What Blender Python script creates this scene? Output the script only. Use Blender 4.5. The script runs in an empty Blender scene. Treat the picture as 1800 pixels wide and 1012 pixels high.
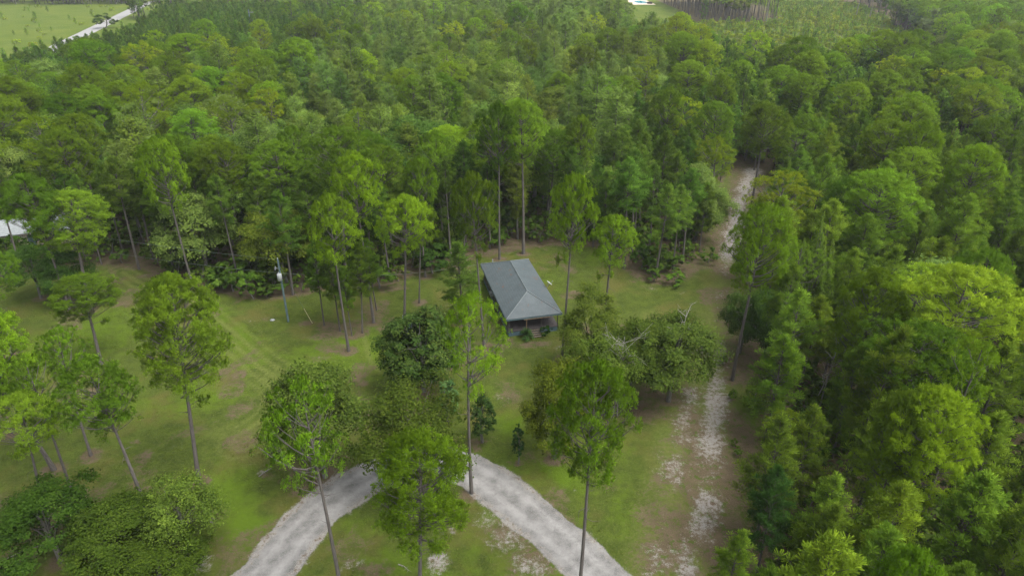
import bpy, math, random
import numpy as np
from math import radians, sin, cos, tan, pi, atan2, sqrt

random.seed(7)
RNG = np.random.default_rng(7)
scene = bpy.context.scene
C = scene.collection

# ------------------------------------------------------------------ camera
CAM_H, PITCH, FPX = 45.0, radians(27.1), 1201.0
cam_d = bpy.data.cameras.new('camera')
cam = bpy.data.objects.new('camera', cam_d)
C.objects.link(cam)
cam.location = (0, 0, CAM_H)
cam.rotation_euler = (pi / 2 - PITCH, 0, 0)
cam_d.sensor_width = 36.0
cam_d.lens = 36.0 * FPX / 1800.0
cam_d.clip_start = 0.5
cam_d.clip_end = 20000
scene.camera = cam

# ------------------------------------------------------------------ world, sun, exposure
SUN_EL, SUN_AZ = radians(62), radians(118)      # azimuth from +Y towards +X
w = bpy.data.worlds.new("World")
scene.world = w
w.use_nodes = True
wn = w.node_tree
bg = wn.nodes['Background']
sky = wn.nodes.new('ShaderNodeTexSky')
sky.sky_type = 'NISHITA'
sky.sun_disc = False
sky.sun_elevation = SUN_EL
sky.sun_rotation = SUN_AZ
sky.air_density = 1.0
sky.dust_density = 6.0
sky.ozone_density = 0.6
hs = wn.nodes.new('ShaderNodeHueSaturation')
hs.inputs['Saturation'].default_value = 0.30
wn.links.new(sky.outputs[0], hs.inputs['Color'])
wn.links.new(hs.outputs[0], bg.inputs[0])
bg.inputs[1].default_value = 0.15
sd = bpy.data.lights.new('sun', 'SUN')
sd.energy = 0.85
sd.angle = radians(30)
sd.color = (1.0, 0.96, 0.88)
sun = bpy.data.objects.new('sun', sd)
C.objects.link(sun)
sun.rotation_euler = (pi / 2 - SUN_EL, 0, -SUN_AZ + pi)
sun.location = (40, 20, 120)
scene.view_settings.view_transform = 'Standard'
scene.view_settings.look = 'None'
scene.view_settings.gamma = 1.0
scene.view_settings.exposure = 1.14
scene.render.engine = 'CYCLES'
cy = scene.cycles
cy.max_bounces = 6
cy.diffuse_bounces = 4
cy.glossy_bounces = 1
cy.transmission_bounces = 2
cy.volume_bounces = 0
cy.transparent_max_bounces = 4
cy.use_denoising = True
cy.denoising_prefilter = 'NONE'
cy.sample_clamp_indirect = 6

# ------------------------------------------------------------------ picture coordinates <-> the place
CP, SP = cos(PITCH), sin(PITCH)


def G(px, py, z=0.0):
    u, v = (px - 900) / FPX, (506 - py) / FPX
    d = (u, CP + v * SP, -SP + v * CP)
    t = (CAM_H - z) / -d[2]
    return (u * t, d[1] * t, z)


def proj(x, y, z):
    dep = y * CP + (CAM_H - z) * SP
    up = y * SP - (CAM_H - z) * CP
    return 900 + FPX * x / dep, 506 - FPX * up / dep, dep


def at_depth(px, py, Y):
    """point on the ray of a pixel at ground distance Y: (x, z)"""
    u, v = (px - 900) / FPX, (506 - py) / FPX
    t = Y / (CP + v * SP)
    return u * t, CAM_H + (-SP + v * CP) * t


# ------------------------------------------------------------------ small helpers
def tag(o, label=None, cat=None, group=None, kind=None, color=None):
    if label: o['label'] = label
    if cat: o['category'] = cat
    if group: o['group'] = group
    if kind: o['kind'] = kind
    if color: o.color = (*color, 1.0)
    return o


def link(name, me, parent=None, loc=None, rot=None, scale=None):
    o = bpy.data.objects.new(name, me)
    C.objects.link(o)
    if parent: o.parent = parent
    if loc is not None: o.location = loc
    if rot is not None: o.rotation_euler = rot
    if scale is not None: o.scale = scale
    return o


class MB:
    """collects faces; build() makes one mesh"""
    def __init__(s):
        s.v, s.loops, s.sizes, s.mat, s.tint, s.smooth, s.nrm = [], [], [], [], [], [], []
        s.n = 0

    def add(s, verts, faces, mat=0, tint=0.5, smooth=False, nrm=None):
        verts = np.asarray(verts, dtype=np.float32).reshape(-1, 3)
        s.nrm.append(np.tile(np.array([0, 0, 1], dtype=np.float32), (len(verts), 1)) if nrm is None else np.asarray(nrm, dtype=np.float32))
        faces = np.asarray(faces, dtype=np.int32)
        s.v.append(verts)
        s.loops.append((faces + s.n).ravel())
        s.sizes.append(np.full(len(faces), faces.shape[1], dtype=np.int32))
        s.mat.append(np.full(len(faces), mat, dtype=np.int32))
        s.smooth.append(np.full(len(faces), smooth, dtype=bool))
        t = np.asarray(tint, dtype=np.float32)
        s.tint.append(np.full(len(verts), float(t), dtype=np.float32) if t.ndim == 0 else t)
        s.n += len(verts)

    def box(s, c, size, mat=0, rz=0.0, tint=0.5):
        hx, hy, hz = size[0] / 2, size[1] / 2, size[2] / 2
        P = np.array([[x, y, z] for x in (-hx, hx) for y in (-hy, hy) for z in (-hz, hz)])
        if rz:
            cr, sr = cos(rz), sin(rz)
            P = np.stack([P[:, 0] * cr - P[:, 1] * sr, P[:, 0] * sr + P[:, 1] * cr, P[:, 2]], 1)
        s.add(P + np.array(c), [[0, 1, 3, 2], [4, 6, 7, 5], [0, 4, 5, 1], [2, 3, 7, 6], [0, 2, 6, 4], [1, 5, 7, 3]], mat, tint)

    def tube(s, pts, radii, sides=6, mat=0, tint=0.5, cap=True):
        pts = np.asarray(pts, dtype=float)
        n = len(pts)
        radii = np.broadcast_to(np.asarray(radii, dtype=float), (n,))
        t = np.gradient(pts, axis=0)
        t /= np.linalg.norm(t, axis=1, keepdims=True) + 1e-9
        ref = np.array([0, 0, 1.0]) if abs(t[0, 2]) < 0.8 else np.array([1.0, 0, 0])
        u = np.cross(t, ref); u /= np.linalg.norm(u, axis=1, keepdims=True) + 1e-9
        v = np.cross(t, u)
        a = np.arange(sides) * 2 * pi / sides
        ring = (np.cos(a)[None, :, None] * u[:, None, :] + np.sin(a)[None, :, None] * v[:, None, :]) * radii[:, None, None]
        V = (pts[:, None, :] + ring).reshape(-1, 3)
        i = np.arange(n - 1)[:, None] * sides
        j = np.arange(sides)[None, :]
        j2 = (j + 1) % sides
        F = np.stack([i + j, i + j2, i + sides + j2, i + sides + j], -1).reshape(-1, 4)
        s.add(V, F, mat, tint, True)
        if cap:
            s.add(V[:sides][::-1], [list(range(sides))], mat, tint)
            s.add(V[-sides:], [list(range(sides))], mat, tint)

    def build(s, name, mats, parent=None, **k):
        return link(name, s.mesh(name, mats), parent, **k)

    def mesh(s, name, mats):
        me = bpy.data.meshes.new(name)
        V = np.concatenate(s.v); L = np.concatenate(s.loops); S = np.concatenate(s.sizes)
        me.vertices.add(len(V)); me.vertices.foreach_set('co', V.ravel())
        me.loops.add(len(L)); me.loops.foreach_set('vertex_index', L)
        me.polygons.add(len(S))
        st = np.concatenate([[0], np.cumsum(S)[:-1]]).astype(np.int32)
        me.polygons.foreach_set('loop_start', st)
        me.polygons.foreach_set('loop_total', S)
        me.polygons.foreach_set('material_index', np.concatenate(s.mat))
        me.polygons.foreach_set('use_smooth', np.concatenate(s.smooth))
        at = me.attributes.new('tint', 'FLOAT', 'POINT')
        at.data.foreach_set('value', np.concatenate(s.tint))
        at = me.attributes.new('leafnormal', 'FLOAT_VECTOR', 'POINT')
        at.data.foreach_set('vector', np.concatenate(s.nrm).ravel())
        for m in (mats if isinstance(mats, (list, tuple)) else [mats]): me.materials.append(m)
        me.update(calc_edges=True)
        return me


# ------------------------------------------------------------------ noise in numpy
def vnoise(x, y, seed=0):
    xi, yi = np.floor(x).astype(np.int64), np.floor(y).astype(np.int64)
    xf, yf = x - xi, y - yi
    def h(a, b):
        n = (a * 374761393 + b * 668265263 + seed * 1442695041) & 0x7fffffff
        n = ((n ^ (n >> 13)) * 1274126177) & 0x7fffffff
        return ((n ^ (n >> 16)) & 0xffff) / 65535.0
    u, v = xf * xf * (3 - 2 * xf), yf * yf * (3 - 2 * yf)
    return (h(xi, yi) * (1 - u) + h(xi + 1, yi) * u) * (1 - v) + (h(xi, yi + 1) * (1 - u) + h(xi + 1, yi + 1) * u) * v


def fbm(x, y, seed=0, o=4):
    r, a, t = 0, 1.0, 0
    for k in range(o):
        r = r + a * vnoise(x * 2 ** k, y * 2 ** k, seed + k); t += a; a *= 0.5
    return r / t


def seg_dist(x, y, pts):
    d = np.full(x.shape, 1e9)
    for (x0, y0), (x1, y1) in zip(pts[:-1], pts[1:]):
        dx, dy = x1 - x0, y1 - y0
        t = np.clip(((x - x0) * dx + (y - y0) * dy) / (dx * dx + dy * dy + 1e-9), 0, 1)
        d = np.minimum(d, np.hypot(x - x0 - t * dx, y - y0 - t * dy))
    return d


def inside(x, y, poly):
    x = np.asarray(x, dtype=float); y = np.asarray(y, dtype=float)
    r = np.zeros(x.shape, dtype=bool)
    n = len(poly)
    for i in range(n):
        x0, y0 = poly[i]; x1, y1 = poly[(i + 1) % n]
        c = (y0 > y) != (y1 > y)
        with np.errstate(divide='ignore', invalid='ignore'):
            xx = (x1 - x0) * (y - y0) / (y1 - y0 + 1e-12) + x0
        r ^= c & (x < xx)
    return r


def smooth_line(pts, n=8):
    P = [np.array(p, dtype=float) for p in pts]
    P = [2 * P[0] - P[1]] + P + [2 * P[-1] - P[-2]]
    out = []
    for i in range(1, len(P) - 2):
        a, b, c, d = P[i - 1:i + 3]
        for k in range(n):
            t = k / n
            out.append(0.5 * ((2 * b) + (-a + c) * t + (2 * a - 5 * b + 4 * c - d) * t * t + (-a + 3 * b - 3 * c + d) * t ** 3))
    out.append(P[-2])
    return [tuple(p) for p in out]


def gpts(L): return [G(a, b)[:2] for a, b in L]


CLEAR = gpts([(-260, 520), (0, 492), (60, 480), (130, 472), (200, 468), (250, 478), (330, 508), (400, 520), (440, 528), (480, 528), (540, 520),
              (600, 500), (660, 505), (700, 500), (740, 480), (790, 470), (850, 452), (920, 440), (970, 432), (1040, 436), (1085, 460),
              (1110, 490), (1170, 505), (1215, 490), (1232, 470), (1242, 440), (1252, 400), (1266, 350), (1278, 312), (1300, 300),
              (1358, 300), (1372, 320), (1368, 370), (1348, 420), (1320, 470), (1298, 540), (1296, 600), (1300, 640), (1335, 690), (1350, 740),
              (1350, 800), (1335, 860), (1312, 930), (1292, 1012), (1285, 1150), (1280, 1400), (-500, 1400)])
FIELD = [(-160, 205), (-170, 255), (-162, 300), (-197, 410), (-230, 520), (-262, 720), (-1500, 720), (-1500, 215)]
CLEARING = [(74, 232), (120, 222), (150, 240), (190, 330), (238, 470), (300, 720), (165, 720), (160, 520), (148, 436), (68, 436), (48, 330), (44, 290), (66, 285)]
STAND = [(112, 437), (160, 437), (185, 540), (200, 720), (122, 720)]
POOL_LAWN = [(70, 425), (112, 425), (118, 640), (82, 640)]
DRIVE = smooth_line(gpts([(350, 1100), (460, 1012), (530, 930), (600, 868), (680, 822), (755, 800), (825, 825), (890, 868), (965, 930), (1060, 1020), (1140, 1110)]))
TRACK_A = smooth_line(gpts([(1324, 298), (1313, 330), (1296, 380), (1282, 440), (1270, 490), (1256, 545), (1240, 610), (1225, 660), (1212, 700), (1198, 745), (1190, 800), (1178, 880), (1160, 960), (1145, 1040), (1130, 1120)]))
TRACK_B = smooth_line(gpts([(1285, 500), (1272, 560), (1262, 640), (1258, 700), (1250, 760), (1243, 820), (1240, 880), (1232, 940), (1215, 1012), (1200, 1090)]))
ROAD = [(-150, 140), (-213, 340), (-293, 604), (-400, 960)]


def blob(x, y, px, py, rx, ry, rot=0.0):
    """1 at the middle of an oval patch on the ground, 0 at its rim; radii in metres"""
    cx, cy_, _ = G(px, py)
    dx, dy = x - cx, y - cy_
    c, s = cos(rot), sin(rot)
    return np.clip(1.25 - np.hypot((dx * c + dy * s) / rx, (-dx * s + dy * c) / ry), 0, 1)


STRAW_SHADE_SPOTS = []   # lawn tree feet (x, y, r): pine straw, also deepened as painted contact shade


def ground_attrs(x, y):
    n1 = fbm(x / 6, y / 6, 3); n2 = fbm(x / 1.7, y / 1.7, 9); n3 = fbm(x / 14, y / 14, 21)
    wood = 1.0 - inside(x, y, CLEAR).astype(float)
    dE = seg_dist(x, y, CLEAR + [CLEAR[0]])
    edge = np.where(wood > 0, np.clip(0.5 + dE / 3, 0, 1), np.clip(0.5 - dE / 3, 0, 1))
    fld = inside(x, y, FIELD) | inside(x, y, CLEARING) | inside(x, y, POOL_LAWN)
    dirt = edge * 1.0
    n5 = fbm(x / 4.5, y / 4.5, 51)
    dirt = np.maximum(dirt, np.clip((n5 - .56) * 6, 0, .62))
    dirt = np.where(fld, 0.0, dirt)
    # drive
    dd = seg_dist(x, y, DRIVE)
    half = 2.15 + (n1 - 0.5) * 1.3 + (n2 - .5) * .7
    gravel = np.clip((half - dd) / 1.0 + 0.5, 0, 1)
    rut = np.exp(-((dd - .85) / .35) ** 2)
    sand = np.clip(1.0 - np.abs(dd - half + .25) / .9, 0, 1) * (.35 + 1.0 * np.clip((n1 - .35) * 2.5, 0, .62))
    # sandy wheel tracks
    ta, tb = seg_dist(x, y, TRACK_A), seg_dist(x, y, TRACK_B)
    n4 = fbm(x / 3.2, y / 5.5, 33)
    lower = np.clip((75 - y) / 12, 0, 1)
    upper = np.clip((y - 92) / 10, 0, 1)
    mid = 1 - np.clip(lower + upper, 0, 1)
    sa = np.clip(1.0 - ta / (2.6 + .4 * upper), 0, 1) ** .8 * (0.42 * lower + 1.05 * upper + 0.40 * mid + 0.9 * (n4 - 0.45))
    sb = np.clip(1.0 - tb / 2.5, 0, 1) ** .8 * (0.66 * lower + 0.2 * mid + 1.7 * (n4 - 0.45)) * np.clip((88 - y) / 6, 0, 1)
    sand = np.maximum(sand, np.maximum(sa, sb))
    both = np.minimum(ta, tb)
    dry = np.clip(1.0 - both / 5.0, 0, 1) * 0.75
    dirt = np.maximum(dirt, np.clip(1.2 - ta / 6.0, 0, 1) * upper * .95)
    dirt = np.maximum(dirt, np.clip(1.15 - both / 4.0, 0, 1) * (0.42 + 0.6 * lower * (n2 - 0.2) + 0.35 * upper))
    for (a, b, rx, ry, r, k) in [(893, 955, 3.0, 2.2, -0.3, 0.62), (935, 995, 2.8, 1.6, -0.5, 0.70), (850, 915, 1.6, 1.2, 0, .66), (770, 985, 1.2, 1.8, 0, 0.85), (790, 930, 1.6, 1.2, 0, .55),
                                 (860, 905, 2.2, 1.2, -.6, .62), (620, 990, 1.5, 1.0, 0, .65), (600, 1000, 1.2, .8, 0, .6), (365, 915, .9, .6, 0, .75),
                                 (355, 985, 1.3, 2.0, .4, .8), (940, 600, .0001, .0001, 0, 0), (458, 830, 1.0, .5, .6, .55), (440, 565, 1.6, .6, 0, .5),
                                 (1215, 700, 1.5, 3.0, 0, .75), (1208, 745, 1.2, 2.2, 0, .6), (1010, 860, 1.0, .7, 0, .4), (880, 700, 1.6, 2.0, .4, .42),
                                 (1165, 820, 1.6, 3.0, 0, .5), (980, 610, 2.2, .9, .2, .5), (1145, 508, 1.3, .8, 0, .5), (1195, 515, 1.6, .8, 0, .55),
                                 (560, 628, .8, .5, 0, .45), (300, 785, 1.4, .5, .5, .45), (868, 545, .7, 2.2, .2, .4)]:
        sand = np.maximum(sand, blob(x, y, a, b, max(rx, .01), max(ry, .01), r) * k)
    for (a, b, rx, ry, r, k) in [(1245, 800, 5.0, 14, 0, .85), (1185, 930, 5, 7, 0, .78), (1260, 950, 4.5, 7, 0, .85), (1135, 720, 5, 4, 0, .8), (1215, 850, 3.5, 9, 0, .75), (1270, 560, 2.5, 9, 0, .6), (905, 940, 5.5, 3.6, -0.4, .62), (940, 985, 4.6, 2.6, -0.5, .7), (880, 545, 1.6, 8.0, 0.22, .85), (935, 606, 4.2, 1.4, .2, .75),
                                 (895, 690, 3.0, 4.0, .3, .62), (610, 575, 6.0, 3.0, .15, .8), (575, 590, 4.0, 2.0, .2, .7), (640, 568, 4.0, 1.6, 0, .8),
                                 (745, 690, 4.4, 2.4, 0, .8), (590, 835, 5.0, 3.0, 0, .6), (560, 630, 3.0, 1.6, .3, .55), (470, 560, 3.4, 1.4, 0, .5),
                                 (430, 715, 3.0, 2.6, .5, .55), (330, 760, 4.5, 1.3, .6, .55), (240, 830, 3.2, 1.5, 0, .55), (430, 700, 1.5, 3.0, 0, .4), (480, 700, 1.8, 2.6, .3, .55),
                                 (540, 568, 2.2, 1.2, 0, .7), (255, 485, 3.2, 1.6, 0, .65), (1120, 730, 5.0, 4.0, 0, .7), (1150, 690, 5, 2.5, 0, .8), (1300, 760, 2.6, 9.0, .0, .9),
                                 (1290, 860, 2.5, 5, 0, .75), (1170, 870, 3.0, 6.0, 0, .55), (1295, 650, 2.4, 5, 0, .95), (1140, 505, 4.5, 1.8, 0, .45), (1265, 470, 3.5, 8, .2, .8), (640, 1000, 3, 2, 0, .35),
                                 (380, 900, 2.2, 2.2, 0, .6), (700, 645, 2.4, 1.5, 0, .5), (985, 640, 2.2, 1.6, 0, .75), (860, 770, 2.2, 1.5, 0, .45), (930, 800, 2.4, 1.4, -.5, .55)]:
        dirt = np.maximum(dirt, blob(x, y, a, b, rx, ry, r) * k)
    for (sx, sy, sr) in STRAW_SHADE_SPOTS:
        m = (np.abs(x - sx) < 4) & (np.abs(y - sy) < 4)
        if m.any():
            dirt[m] = np.maximum(dirt[m], np.clip(1.3 - np.hypot(x[m] - sx, y[m] - sy) / sr, 0, 1) * 1.0)
    mow = smooth_line(gpts([(215, 478), (285, 520), (350, 556), (405, 600), (450, 640), (490, 668), (505, 700), (480, 740), (430, 775)]))
    dm_ = seg_dist(x, y, mow)
    dry = np.maximum(dry, np.clip(1.15 - dm_ / 5.5, 0, 1) * (.50 + .40 * np.cos(dm_ * 2 * pi / 1.3)))
    mow2 = smooth_line(gpts([(640, 590), (655, 640), (700, 660), (800, 640)]))
    dm_ = seg_dist(x, y, mow2)
    dry = np.maximum(dry, np.clip(.8 - dm_ / 3.0, 0, 1) * (.5 + .5 * np.cos(dm_ * 2 * pi / 1.6)))
    for (a, b, rx, ry, r, k) in [(480, 665, 4, 3, 0, .5), (1150, 560, 5, 4, 0, .55), (1060, 560, 3, 5, 0, .7), (400, 760, 5, 3, 0, .5), (700, 620, 4, 3, 0, .3)]:
        dry = np.maximum(dry, blob(x, y, a, b, rx, ry, r) * k)
    lush = np.clip((n3 - 0.45) * 3.2, 0, 0.8)
    for (a, b, rx, ry, r, k) in [(370, 540, 2.2, 9, .75, 1), (430, 590, 2.0, 6, .7, .9), (400, 870, 4, 7, .5, .9), (430, 925, 3, 5, .6, 1), (360, 700, 7, 4, .4, .8), (200, 720, 9, 4, 0, .7),
                                 (900, 745, 3, 3.5, 0, .9), (660, 610, 2.4, 6, 0, .6), (1130, 600, 5, 8, 0, .6), (640, 930, 4, 3, 0, .6), (690, 990, 4, 3, 0, .7), (980, 830, 2.0, 5, .8, 1), (1100, 900, 3, 5, 0, .6), (990, 960, 1.2, 6, .65, 1), (820, 640, 3, 3, 0, .4), (1010, 740, 3, 3, 0, .5)]:
        lush = np.maximum(lush, blob(x, y, a, b, rx, ry, r) * k)
    bright = fld.astype(float)
    stand = inside(x, y, STAND)
    dirt = np.where(stand, 1.0, dirt)
    bright = np.where(stand, 0, bright)
    dirt = np.clip(dirt + (n2 - 0.5) * 0.35 * (dirt > 0.05), 0, 1)
    sand = np.clip(sand + (n2 - 0.5) * 0.55 * (sand > 0.05), 0, 1)
    return dict(rut=rut, gravel=gravel, sand=sand, dirt=dirt, dry=dry, lush=lush, field=bright)


# ------------------------------------------------------------------ materials
def new_mat(name):
    m = bpy.data.materials.new(name)
    m.use_nodes = True
    nt = m.node_tree
    b = nt.nodes['Principled BSDF']
    return m, nt, b


class N:
    """tiny node helper"""
    def __init__(s, nt): s.nt = nt
    def link(s, a, b): s.nt.links.new(a, b)
    def attr(s, name):
        n = s.nt.nodes.new('ShaderNodeAttribute'); n.attribute_name = name
        return n.outputs['Fac']
    def obj(s): return s.nt.nodes.new('ShaderNodeObjectInfo')
    def coord(s, kind='Object'): return s.nt.nodes.new('ShaderNodeTexCoord').outputs[kind]
    def pos(s): return s.nt.nodes.new('ShaderNodeNewGeometry').outputs['Position']
    def noise(s, scale, detail=4, vec=None, rough=0.55, dist=0.0):
        n = s.nt.nodes.new('ShaderNodeTexNoise')
        n.inputs['Scale'].default_value = scale; n.inputs['Detail'].default_value = detail
        n.inputs['Roughness'].default_value = rough; n.inputs['Distortion'].default_value = dist
        if vec is not None: s.link(vec, n.inputs['Vector'])
        return n.outputs['Fac']
    def scale(s, vec, v):
        n = s.nt.nodes.new('ShaderNodeMapping'); n.inputs['Scale'].default_value = v
        s.link(vec, n.inputs['Vector']); return n.outputs[0]
    def math(s, op, a, b=None, clamp=False):
        n = s.nt.nodes.new('ShaderNodeMath'); n.operation = op; n.use_clamp = clamp
        for i, q in enumerate((a, b)):
            if q is None: continue
            if isinstance(q, (int, float)): n.inputs[i].default_value = q
            else: s.link(q, n.inputs[i])
        return n.outputs[0]
    def mr(s, a, lo, hi, o0=0.0, o1=1.0):
        n = s.nt.nodes.new('ShaderNodeMapRange')
        n.inputs[1].default_value, n.inputs[2].default_value, n.inputs[3].default_value, n.inputs[4].default_value = lo, hi, o0, o1
        s.link(a, n.inputs[0]); return n.outputs[0]
    def mix(s, f, a, b, mode='MIX'):
        n = s.nt.nodes.new('ShaderNodeMix'); n.data_type = 'RGBA'; n.blend_type = mode
        for i, q in ((0, f), (6, a), (7, b)):
            if isinstance(q, (int, float)): n.inputs[i].default_value = q
            elif isinstance(q, tuple): n.inputs[i].default_value = (*q, 1)
            else: s.link(q, n.inputs[i])
        return n.outputs[2]
    def ramp(s, f, stops):
        n = s.nt.nodes.new('ShaderNodeValToRGB')
        e = n.color_ramp.elements
        while len(e) < len(stops): e.new(0.5)
        for k, (p, c) in zip(e, stops):
            k.position = p; k.color = (*c, 1)
        s.link(f, n.inputs[0]); return n.outputs[0]
    def bump(s, h, strength, dist, b):
        n = s.nt.nodes.new('ShaderNodeBump')
        n.inputs['Strength'].default_value = strength; n.inputs['Distance'].default_value = dist
        s.link(h, n.inputs['Height']); s.link(n.outputs[0], b.inputs['Normal'])


def leaf_mat(name, dark, mid, light, trans=0.3, rnd=0.35, gloss=0.55):
    m, nt, b = new_mat(name)
    n = N(nt)
    oi = n.obj()
    f = n.math('ADD', n.math('MULTIPLY', n.attr('tint'), 1 - rnd), n.math('MULTIPLY', oi.outputs['Random'], rnd))
    col = n.ramp(f, [(0.12, dark), (0.5, mid), (0.9, light)])
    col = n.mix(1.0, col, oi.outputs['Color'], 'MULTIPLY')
    h = nt.nodes.new('ShaderNodeHueSaturation')
    n.link(col, h.inputs['Color'])
    r2 = n.math('FRACT', n.math('MULTIPLY', oi.outputs['Random'], 17.3))
    n.link(n.mr(r2, 0, 1, 0.487, 0.513), h.inputs['Hue'])
    n.link(n.mr(n.math('FRACT', n.math('MULTIPLY', oi.outputs['Random'], 71.7)), 0, 1, 0.72, 1.28), h.inputs['Value'])
    nt.nodes.remove(b)
    at = nt.nodes.new('ShaderNodeAttribute'); at.attribute_name = 'leafnormal'
    vt = nt.nodes.new('ShaderNodeVectorTransform'); vt.vector_type = 'NORMAL'; vt.convert_from = 'OBJECT'; vt.convert_to = 'WORLD'
    n.link(at.outputs['Vector'], vt.inputs[0])
    df = nt.nodes.new('ShaderNodeBsdfDiffuse'); t = nt.nodes.new('ShaderNodeBsdfTranslucent')
    for q in (df, t): n.link(h.outputs[0], q.inputs['Color'])
    n.link(vt.outputs[0], df.inputs['Normal'])
    mx = nt.nodes.new('ShaderNodeMixShader')
    mx.inputs[0].default_value = trans
    out = nt.nodes['Material Output']
    n.link(df.outputs[0], mx.inputs[1]); n.link(t.outputs[0], mx.inputs[2]); n.link(mx.outputs[0], out.inputs[0])
    return m


M = {}
M['pine'] = leaf_mat('pine_needles', (0.104, 0.172, 0.018), (0.171, 0.317, 0.023), (0.282, 0.479, 0.031), 0.36)
M['pine_dark'] = leaf_mat('dark_pine_needles', (0.068, 0.128, 0.022), (0.109, 0.213, 0.026), (0.178, 0.308, 0.035), 0.36)
M['cypress'] = leaf_mat('cypress_leaves', (0.076, 0.127, 0.025), (0.120, 0.193, 0.033), (0.179, 0.259, 0.044), 0.36)
M['oak'] = leaf_mat('oak_leaves', (0.047, 0.085, 0.016), (0.096, 0.152, 0.025), (0.171, 0.235, 0.040), 0.36)
M['magnolia'] = leaf_mat('magnolia_leaves', (0.017, 0.042, 0.011), (0.031, 0.068, 0.016), (0.077, 0.125, 0.031), 0.2, 0.2, 0.4)
M['lush'] = leaf_mat('lush_leaves', (0.039, 0.076, 0.011), (0.070, 0.124, 0.017), (0.122, 0.184, 0.026), 0.34)
M['grass'] = leaf_mat('grass_blades', (0.080, 0.100, 0.020), (0.105, 0.135, 0.025), (0.14, 0.17, 0.040), 0.3)


def bark(name, a, b_):
    m, nt, b = new_mat(name)
    n = N(nt)
    co = n.scale(n.coord(), (9, 9, 1.6))
    f = n.noise(1.0, 5, co, 0.65)
    n.link(n.mix(n.mr(f, .3, .7), a, b_), b.inputs['Base Color'])
    b.inputs['Roughness'].default_value = 0.9
    n.bump(f, 0.6, 0.05, b)
    return m


M['bark'] = bark('pine_bark', (0.055, 0.048, 0.044), (0.130, 0.117, 0.106))
M['bark_oak'] = bark('oak_bark', (0.06, 0.056, 0.048), (0.16, 0.155, 0.138))
M['dead'] = bark('dead_wood', (0.14, 0.13, 0.115), (0.26, 0.25, 0.225))


def flat(name, col, rough=0.7, var=0.12, scale=3.0, metal=0.0, stretch=(1, 1, 1)):
    m, nt, b = new_mat(name)
    n = N(nt)
    f = n.noise(scale, 5, n.scale(n.coord(), stretch))
    lo = tuple(c * (1 - var * 1.6) for c in col); hi = tuple(min(1, c * (1 + var)) for c in col)
    n.link(n.mix(n.mr(f, .3, .7), lo, hi), b.inputs['Base Color'])
    b.inputs['Roughness'].default_value = rough
    b.inputs['Metallic'].default_value = metal
    return m


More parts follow.
